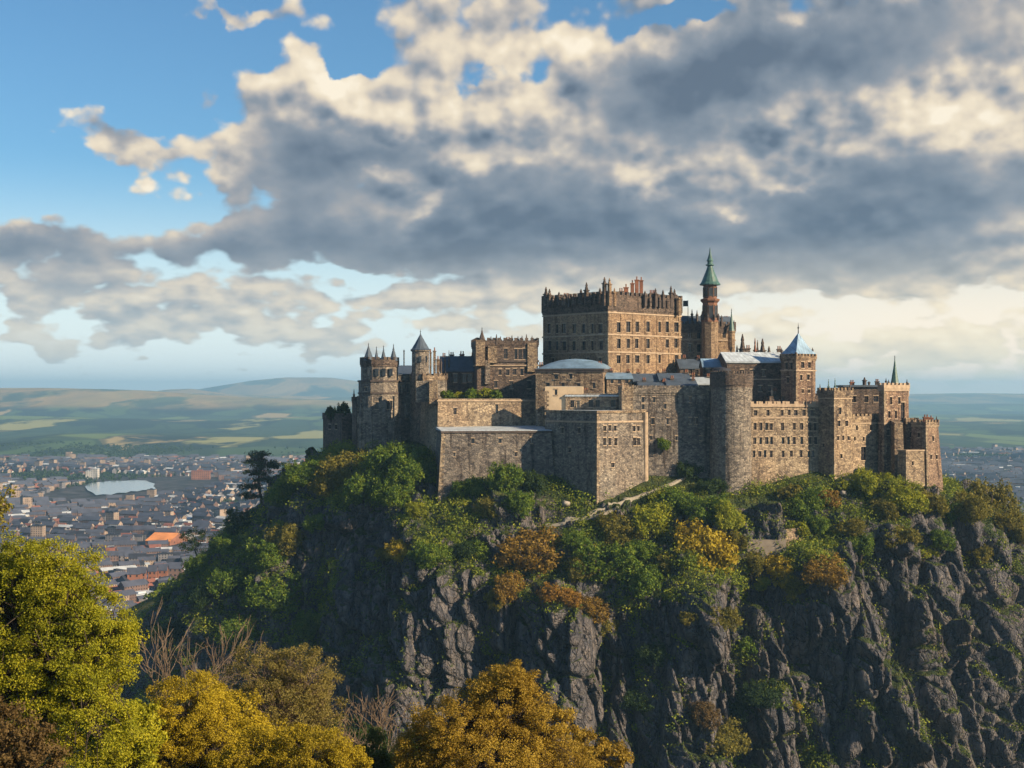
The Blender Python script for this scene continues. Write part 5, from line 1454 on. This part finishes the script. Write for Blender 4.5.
def build_undergrowth():
    rng = np.random.default_rng(77)
    T = CV[CQ]; c = T.mean(1)
    nrm = np.cross(T[:, 2] - T[:, 0], T[:, 3] - T[:, 1]); area = np.linalg.norm(nrm, axis=1) + 1e-9; nrm = nrm / area[:, None]; area *= .5
    t = CT[CQ].mean(1)
    m = fbm(c / 13, 3, 200); m2 = fbm(c / 5, 2, 210)
    front = (c[:, 1] < 470)
    slope_w = np.where((t > -.1) & (t < 1.0), sstep(m + .3 * m2, -.2, .12), 0)
    ledge_w = np.where(t >= 1.0, sstep(nrm[:, 2], .35, .65) * sstep(m, -0.1, .2) * 1.0, 0)
    left = sstep(-c[:, 0], 30, 55) * np.where(t > -.1, sstep(m + .4 * m2, -.1, .25) * sstep(nrm[:, 2], .0, .45), 0)
    cl = CLEFT[CQ].mean(1) * np.where((t > .6) & (t < 2.3), sstep(m2 + .5 * m, -.25, .2), 0) * .8
    w = area * np.maximum(np.maximum(np.maximum(slope_w, ledge_w), left), cl) * front * (nrm[:, 1] < .4)
    n = 34000
    k = rng.choice(len(c), n, p=w / w.sum())
    big = np.clip(.55 + .9 * fbm(c[k] / 7, 2, 220) + rng.normal(0, .18, n), .25, 1.5)
    idx = np.repeat(np.arange(n), 9)
    o = rng.normal(size=(len(idx), 3)) * (big[idx] * .95)[:, None]; o[:, 2] = np.abs(o[:, 2]) * 1.0
    P_ = c[k][idx] + o + nrm[k][idx] * .15
    V, Q = leaf_quads(P_, big[idx] * rng.uniform(.18, .42, len(idx)), rng, np.array([.1, -.1, .7]))
    # low mounded thicket, one tangle with the scrub
    wt_ = area * np.maximum(np.maximum(slope_w * sstep(m2 + m, -.15, .4), left * .8), cl) * front * (nrm[:, 1] < .3)
    n2 = 950; k2 = rng.choice(len(c), n2, p=wt_ / wt_.sum()); r2 = rng.uniform(1.1, 3.0, n2); i2 = np.repeat(np.arange(n2), 190)
    o2 = rng.normal(size=(len(i2), 3)); o2 /= np.linalg.norm(o2, axis=1, keepdims=True)
    lump = 1 + .35 * vnoise(o2 * 2.2 + i2[:, None] * 3.7, 230)
    P2 = c[k2][i2] + o2 * (r2[i2] * lump * rng.uniform(.75, 1.05, len(i2)))[:, None] * np.array([1.25, 1.0, .85]) + nrm[k2][i2] * .2 * r2[i2][:, None]
    V2, Q2 = leaf_quads(P2, rng.uniform(.16, .36, len(i2)), rng, o2 * 1.0 + np.array([0, 0, .4]))
    Q = np.concatenate([Q, Q2 + len(V)]); V = np.concatenate([V, V2])
    o = link('undergrowth', np_mesh('undergrowth', V, Q, L['scrub']))
    tag(o, 'tangled green scrub and grass covering the slopes and ledges of the crag', kind='stuff')


L['scrub'] = leaf_mat('leaf_scrub', [(0.03, 0.062, 0.008), (0.12, 0.165, 0.014), (0.32, 0.31, 0.024)], .2)
build_undergrowth()

# ------------------------------------------------------------------ the city in the valley
HV = []   # (wall mesh, roof mesh, chimney mesh or None, w, d)
def house_variant(w, d, h, rh, wallm, roofm, chim=True, flat=False):
    g = G()
    def body(x0, x1, y0, y1, hh): g.shared([(x0, y0, -1), (x1, y0, -1), (x1, y1, -1), (x0, y1, -1), (x0, y0, hh), (x1, y0, hh), (x1, y1, hh), (x0, y1, hh)], [(4, 5, 6, 7), (0, 1, 5, 4), (1, 2, 6, 5), (2, 3, 7, 6), (3, 0, 4, 7)])
    g.cur = 0; body(-w / 2, w / 2, -d / 2, d / 2, h)
    if not flat:
        g.poly([(-w / 2, -d / 2, h), (-w / 2, 0, h + rh), (-w / 2, d / 2, h)]); g.poly([(w / 2, d / 2, h), (w / 2, 0, h + rh), (w / 2, -d / 2, h)])
    g.cur = 1
    nw, fl_ = max(2, int(w / 3.2)), max(1, int(h / 3.0))
    for f in range(fl_):
        for k in range(nw):
            x = -w / 2 + (k + .5) * w / nw; z = (f + .35) * h / fl_
            for s in (-1, 1): g.shared([(x - .55, s * (d / 2 + .03), z), (x + .55, s * (d / 2 + .03), z), (x + .55, s * (d / 2 + .03), z + 1.5), (x - .55, s * (d / 2 + .03), z + 1.5)], [(0, 1, 2, 3)])
        for s in (-1, 1):
            for y in (-d / 4, d / 4):
                z = (f + .35) * h / fl_; g.shared([(s * (w / 2 + .03), y - .5, z), (s * (w / 2 + .03), y + .5, z), (s * (w / 2 + .03), y + .5, z + 1.5), (s * (w / 2 + .03), y - .5, z + 1.5)], [(0, 1, 2, 3)])
    o = g.build('wall', [M[wallm], M['glass']]); a = o.data; bpy.data.objects.remove(o)
    g = G()
    if flat: g.abox(-w / 2 - .3, w / 2 + .3, -d / 2 - .3, d / 2 + .3, h - .2, h + .5); g.abox(-w * .2, w * .1, -d * .2, d * .2, h + .5, h + 2.2)
    else:
        e = .5
        for s in (-1, 1):
            up = [(-w / 2 - e, s * (d / 2 + e), h - e * rh / d * 2 + .1), (w / 2 + e, s * (d / 2 + e), h - e * rh / d * 2 + .1), (w / 2 + e, 0, h + rh + .1), (-w / 2 - e, 0, h + rh + .1)]
            g.shared(up, [(0, 1, 2, 3)])
    o = g.build('roof', M[roofm]); b = o.data; bpy.data.objects.remove(o)
    c = None
    if chim and not flat:
        g = G()
        g.abox(w / 2 - 1.4, w / 2 - .2, -.6, .6, h + rh * .4, h + rh + 1.6)
        o = g.build('chimney', M['wall_brown']); c = o.data; bpy.data.objects.remove(o)
    HV.append((a, b, c, w, d))


KINDS_ = [
    ((15, 9, 8, 4), 'wall_grey', 'roof_slate', 'grey town house with a slate roof among the city roofs'), ((24, 10, 11, 4.5), 'wall_buff', 'roof_slate', 'long buff tenement with a slate roof in the city'),
    ((12, 9, 6, 4), 'wall_white', 'roof_tile', 'white town house with a red tiled roof in the city'), ((30, 11, 13, 5), 'wall_brown', 'roof_slate', 'long brown stone tenement in the city'),
    ((14, 9, 7, 4), 'wall_brick', 'roof_tile', 'brick town house with a red tiled roof in the city'), ((34, 22, 7, 0), 'wall_white', 'roof_pale', 'low white shed with a pale flat roof in the city'),
    ((16, 14, 24, 0), 'wall_buff', 'roof_felt', 'flat roofed buff apartment block rising over the city roofs'), ((20, 12, 9, 5), 'wall_grey', 'roof_felt', 'grey building with a dark pitched roof in the city'),
    ((42, 18, 9, 3), 'wall_buff', 'roof_pale', 'large hall with a pale metal roof in the city'), ((18, 12, 15, 0), 'wall_grey', 'roof_felt', 'grey flat roofed office block in the city')]
for (dim, wm, rm, lab) in KINDS_:
    house_variant(*dim, wm, rm, flat=(dim[3] == 0))


def build_city():
    rng = np.random.default_rng(21)
    spots = []
    def district(x0, x1, y0, y1, pxa, pxb):
        y, cand = y0, []
        while y < y1:
            xa, xb = max(x0, (pxa - CX) * y / F), min(x1, (pxb - CX) * y / F)
            x = xa + rng.uniform(0, 15)
            while x < xb:
                v = int(rng.choice(10, p=[.24, .15, .11, .13, .11, .045, .01, .15, .03, .025]))
                cand.append((x + rng.normal(0, 2.5), y + rng.normal(0, 3), v, rng.normal(0, .05)))
                x += HV[v][3] * rng.uniform(.6, .95) + 1.2
            y += 10.5 + y * .0017
        c = np.array(cand); xx, yy = c[:, 0], c[:, 1]; o_ = 0 * xx
        ang = np.round(fbm(np.stack([xx / 330, yy / 420, o_], 1), 2, 300) * 5) * .33 + c[:, 3]
        ok = ((xx + 560) / 104) ** 2 + ((yy - 2105) / 285) ** 2 > 1.2
        ok &= ~((np.abs(xx + 328) < 30) & (yy > 1255) & (yy < 1350))
        ok &= fbm(np.stack([xx / 170, yy / 260, o_ + 5], 1), 3, 310) < .27
        ok &= (knoll(xx, yy) < 1.5) & (yy > 700 + 60 * np.sin(xx / 60))
        for k in np.nonzero(ok)[0]: spots.append((xx[k], yy[k], ang[k], int(c[k, 2])))
    district(-1500, 60, 660, 3050, -110, 345)
    district(170, 1600, 760, 3500, 885, 1230)
    spots.sort(key=lambda s: s[1] / max(HV[s[3]][3], 10))
    gz = ground_z([s[0] for s in spots], [s[1] for s in spots])
    inview = [i for i, s in enumerate(spots) if -10 < CX + F * s[0] / s[1] < 1034 and not (300 < CX + F * s[0] / s[1] < 915)]
    # roofs hidden behind the near trees at the lower left are left to the mass
    def seen(s): 
        px, py = CX + F * s[0] / s[1], HY + F * 132 / s[1]
        return py < np.interp(px, [0, 60, 110, 140, 200, 330, 900, 1024], [530, 545, 610, 600, 575, 480, 470, 530])
    solo = set([i for i in inview if seen(spots[i])][:285])
    tot_v, tot_f, tot_m = [], [], []
    g = G()
    matl = []
    def midx(m):
        if m not in matl: matl.append(m)
        return matl.index(m)
    for i, (x, y, a, v) in enumerate(spots):
        z = float(gz[i]); sc = rng.uniform(.46, .72)
        if i in solo:
            wl, rf, chm, w_, d_ = HV[v]
            o = link('town_house', wl, None, (x, y, z)); o.rotation_euler = (0, 0, a); o.scale = (sc, sc, sc)
            tag(o, KINDS_[v][3], 'house', KINDS_[v][3].split(' in the city')[0].split(' among')[0].split(' rising')[0] + 's of the city', 'thing')
            link('roof', rf, o)
            if chm: link('chimney', chm, o)
            continue
        ca, sa = math.cos(a) * sc, math.sin(a) * sc
        for me in HV[v][:2]:
            n0 = len(g.v)
            g.v += [(x + ca * p.co.x - sa * p.co.y, y + sa * p.co.x + ca * p.co.y, z + p.co.z * sc) for p in me.vertices]
            ids = [midx(m) for m in me.materials]
            for p in me.polygons:
                if y > 1500 and len(ids) > 1 and p.material_index == 1 and rng.random() < .5: continue
                g.f.append(tuple(n0 + k for k in p.vertices)); g.mi.append(ids[p.material_index])
    o = g.build('distant_houses', matl); tag(o, 'mass of small far-off houses filling the valley', kind='stuff')
    # trees between the roofs
    n = 11000
    tx = rng.uniform(-1500, 1500, n * 4); ty = rng.uniform(640, 3600, n * 4)
    px = CX + F * tx / ty
    ok = ((px > -120) & (px < 360)) | ((px > 870) & (px < 1240))
    ok &= fbm(np.stack([tx / 170, ty / 260, 0 * tx + 5], 1), 3, 310) > rng.uniform(-.25, .35, len(tx))
    ok &= ((tx + 560) / 95) ** 2 + ((ty - 2125) / 260) ** 2 > 1.2
    tx, ty = tx[ok][:n], ty[ok][:n]; tz = ground_z(tx, ty)
    r = rng.uniform(1.8, 4.2, len(tx)); idx = np.repeat(np.arange(len(tx)), 16)
    o = rng.normal(size=(len(idx), 3)); o /= np.linalg.norm(o, axis=1, keepdims=True); o[:, 2] = np.abs(o[:, 2]) * 1.3
    P_ = np.stack([tx, ty, tz + 1], 1)[idx] + o * r[idx][:, None] * .8
    V, Q = leaf_quads(P_, r[idx] * rng.uniform(.4, .75, len(idx)), rng, o * 1.5)
    o = link('city_trees', np_mesh('city_trees', V, Q, L['deep'])); tag(o, 'dark trees scattered among the roofs of the city', kind='stuff')


build_city()


def build_hill_scrub():
    rng = np.random.default_rng(8)
    x = rng.uniform(-260, -90, 9000); y = rng.uniform(470, 760, 9000)
    k = knoll(x, y); m = fbm(np.stack([x / 30, y / 30, 0 * x], 1), 3, 400)
    ok = (k > 2) & (m + .012 * (x + 165) > rng.uniform(-.05, .5, len(x)))
    x, y = x[ok], y[ok]; z = ground_z(x, y); r = rng.uniform(1.0, 3.2, len(x)); idx = np.repeat(np.arange(len(x)), 26)
    o = rng.normal(size=(len(idx), 3)); o /= np.linalg.norm(o, axis=1, keepdims=True); o[:, 2] = np.abs(o[:, 2])
    V, Q = leaf_quads(np.stack([x, y, z], 1)[idx] + o * r[idx][:, None], r[idx] * rng.uniform(.2, .42, len(idx)), rng, o * 1.4)
    tag(link('hillside_scrub', np_mesh('hillside_scrub', V, Q, L['scrub'])), 'dark scrub spreading over the grassy knoll left of the crag', kind='stuff')


build_hill_scrub()


def landmark(name, label, px, py, w, d, h, wallm, roofm, rot=0.0, flat=True, rh=0, cat='building'):
    Y = F * (-PLAIN) / (py - HY); x = (px - CX) * Y / F
    n = len(HV); house_variant(w, d, h, rh, wallm, roofm, False, flat); a, b, c, _, _ = HV.pop()
    o = link(name, a, None, (x, Y, float(ground_z(x, Y)[0]))); o.rotation_euler = (0, 0, rot); tag(o, label, cat, None, 'thing'); link('roof', b, o)


landmark('warehouse', 'big shed with a glaring orange roof in the middle of the city', 167, 543, 25, 36, 4, 'wall_brick', 'roof_orange', -.25, False, 6, 'warehouse')
landmark('brick_block', 'long red brick block standing beyond the right shore of the lake', 201, 479, 30, 14, 14, 'wall_brick', 'roof_tile', .1)
landmark('white_block', 'white apartment block on the far shore of the lake, left one', 89, 479, 9, 9, 13, 'wall_white', 'roof_pale', .1)
landmark('white_block', 'taller white apartment block on the far shore of the lake, right one', 95, 479, 12, 9, 17, 'wall_white', 'roof_pale', -.1)
landmark('white_hall', 'white building with a bright roof left of the orange shed', 154, 531, 12, 9, 6, 'wall_white', 'roof_pale', .3)
for px, py, ww, rot, lab in ((134, 588, 9, .2, 'buff flat-faced tenement leftmost of the near row below the orange shed'), (142, 587, 6, .15, 'pale narrow tenement second in the near row below the orange shed'), (153, 585, 6, .1, 'orange-brown tenement third in the near row below the orange shed'), (163, 584, 6.5, .1, 'tall brown tenement fourth in the near row below the orange shed'), (176, 582, 10, .05, 'wide brown tenement at the right end of the near row')):
    landmark('tenement', lab, px, py, ww, 8, 11, 'wall_brick' if 'orange' in lab else 'wall_buff' if 'buff' in lab or 'pale' in lab else 'wall_brown', 'roof_slate', rot, False, 4)

# ------------------------------------------------------------------ the near trees on the hillside below the viewpoint
def fg(px, Y, dy=0.0):
    x = (px - CX) * Y / F
    return x, Y, float(ground_z(x, Y)[0]) - .2


def lobes_px(base, Y, lst):
    out_ = []
    for (px, py, rx, rz) in lst:
        s = Y / F
        out_.append(((px - CX) * s - base[0], random.Random(int(px * 3 + py)).uniform(-.8, .8) * rx * s * .6, (HY - py) * s - base[2], rx * s, rx * s * .95, rz * s))
    return out_


def near_tree(name, label, cat, px, Y, lst, leaf, n_clump, per, rc, ls, seed, tr=.2, **kw):
    b = fg(px, Y); lo = lobes_px(b, Y, lst)
    top = max(l[2] for l in lo)
    return make_tree(name, label, cat, b, lo, leaf, top * .62, tr, n_clump, per, rc, ls, seed, **kw)


near_tree('lime_tree', 'largest near tree with dense yellow-green leaves at the left edge', 'tree', 30, 62, [(18, 600, 62, 66), (60, 590, 45, 50), (75, 650, 62, 70), (10, 690, 80, 80), (105, 640, 34, 34), (100, 715, 42, 60), (-40, 640, 70, 90)], 'linden', 1350, 240, .43, .048, 101, .32)
near_tree('russet_bush', 'brown-leaved bush in the bottom left corner', 'bush', 12, 47, [(10, 735, 34, 40), (35, 760, 30, 34), (-20, 740, 40, 50)], 'russet', 230, 90, .24, .06, 102, .1)
near_tree('yellow_tree', 'rounded bright yellow tree right of the big yellow-green one', 'tree', 185, 70, [(185, 715, 46, 44), (160, 740, 34, 40), (215, 735, 34, 42), (190, 780, 50, 50)], 'yellow', 640, 210, .35, .046, 103, .16)
near_tree('olive_tree', 'thinly leaved olive-brown tree with bare twigs showing', 'tree', 282, 82, [(258, 680, 40, 34), (302, 682, 36, 38), (285, 715, 56, 44), (322, 705, 20, 30)], 'straw', 480, 120, .42, .052, 104, .17, bark='barkpale', twigs=.9)
near_tree('amber_bush', 'low amber bush in front of the olive-brown tree', 'bush', 295, 66, [(268, 750, 34, 24), (310, 752, 40, 28), (345, 765, 24, 24), (240, 768, 30, 24)], 'yellow', 400, 170, .32, .046, 105, .1)
near_tree('pale_shrub', 'small pale green shrub between amber bush and orange tree', 'shrub', 376, 74, [(374, 757, 20, 23), (392, 770, 16, 18), (360, 770, 15, 16)], 'pale', 150, 80, .26, .065, 106, .07)
near_tree('orange_tree', 'spreading golden-orange tree at the bottom centre', 'tree', 490, 70, [(500, 705, 42, 38), (455, 725, 44, 32), (540, 730, 36, 36), (420, 750, 28, 26), (490, 755, 66, 40), (560, 765, 40, 26), (515, 680, 22, 20), (440, 765, 40, 24)], 'amber', 1100, 200, .37, .046, 107, .2, shell=.4)
near_tree('golden_sapling', 'smaller golden tree low at the right side of the orange tree', 'tree', 596, 78, [(588, 745, 24, 12), (608, 758, 26, 12), (575, 765, 26, 14)], 'amber', 150, 70, .32, .075, 108, .08)
near_tree('dark_understory_tree', 'dark green tree in the shade between the two yellow trees', 'tree', 118, 74, [(112, 735, 34, 40), (135, 760, 30, 30)], 'green', 220, 90, .36, .08, 109, .12)
near_tree('dark_understory_tree', 'dark green tree in the shade between olive tree and orange tree', 'tree', 350, 92, [(345, 740, 40, 24), (395, 755, 34, 22), (420, 768, 40, 20)], 'deep', 200, 80, .42, .09, 110, .12)
near_tree('golden_bush', 'soft golden bush filling the gap between yellow tree and olive tree', 'bush', 238, 76, [(236, 722, 30, 30), (252, 745, 34, 28)], 'yellow', 200, 90, .34, .075, 118, .08)
near_tree('golden_bush', 'golden bush low between the yellow-green tree and the yellow tree', 'bush', 140, 66, [(138, 735, 24, 34), (128, 765, 28, 26)], 'linden', 170, 90, .34, .075, 119, .08)
near_tree('conifer', 'tree at the left edge with one dark green branch tip in view', 'tree', -45, 44, [(-42, 510, 46, 40), (-12, 494, 26, 8), (-4, 508, 14, 7), (-60, 600, 60, 80)], 'olive', 330, 70, .26, .06, 111, .2)
b = fg(178, 96); bare_tree('bare_tree', 'leafless pale tree rising behind the yellow tree', 'tree', (b[0], b[1], b[2] + 3.2), 15.0, .15, 5, .42, 5, None, (.02, 0), 'barkpale', .34)
b = fg(352, 84); bare_tree('bare_shrub', 'leafless grey shrub with fine twigs right of the olive-brown tree', 'shrub', (b[0], b[1], b[2] + 1.2), 9.6, .08, 9, .6, 5, None, (.18, 0), 'barkpale', .34)
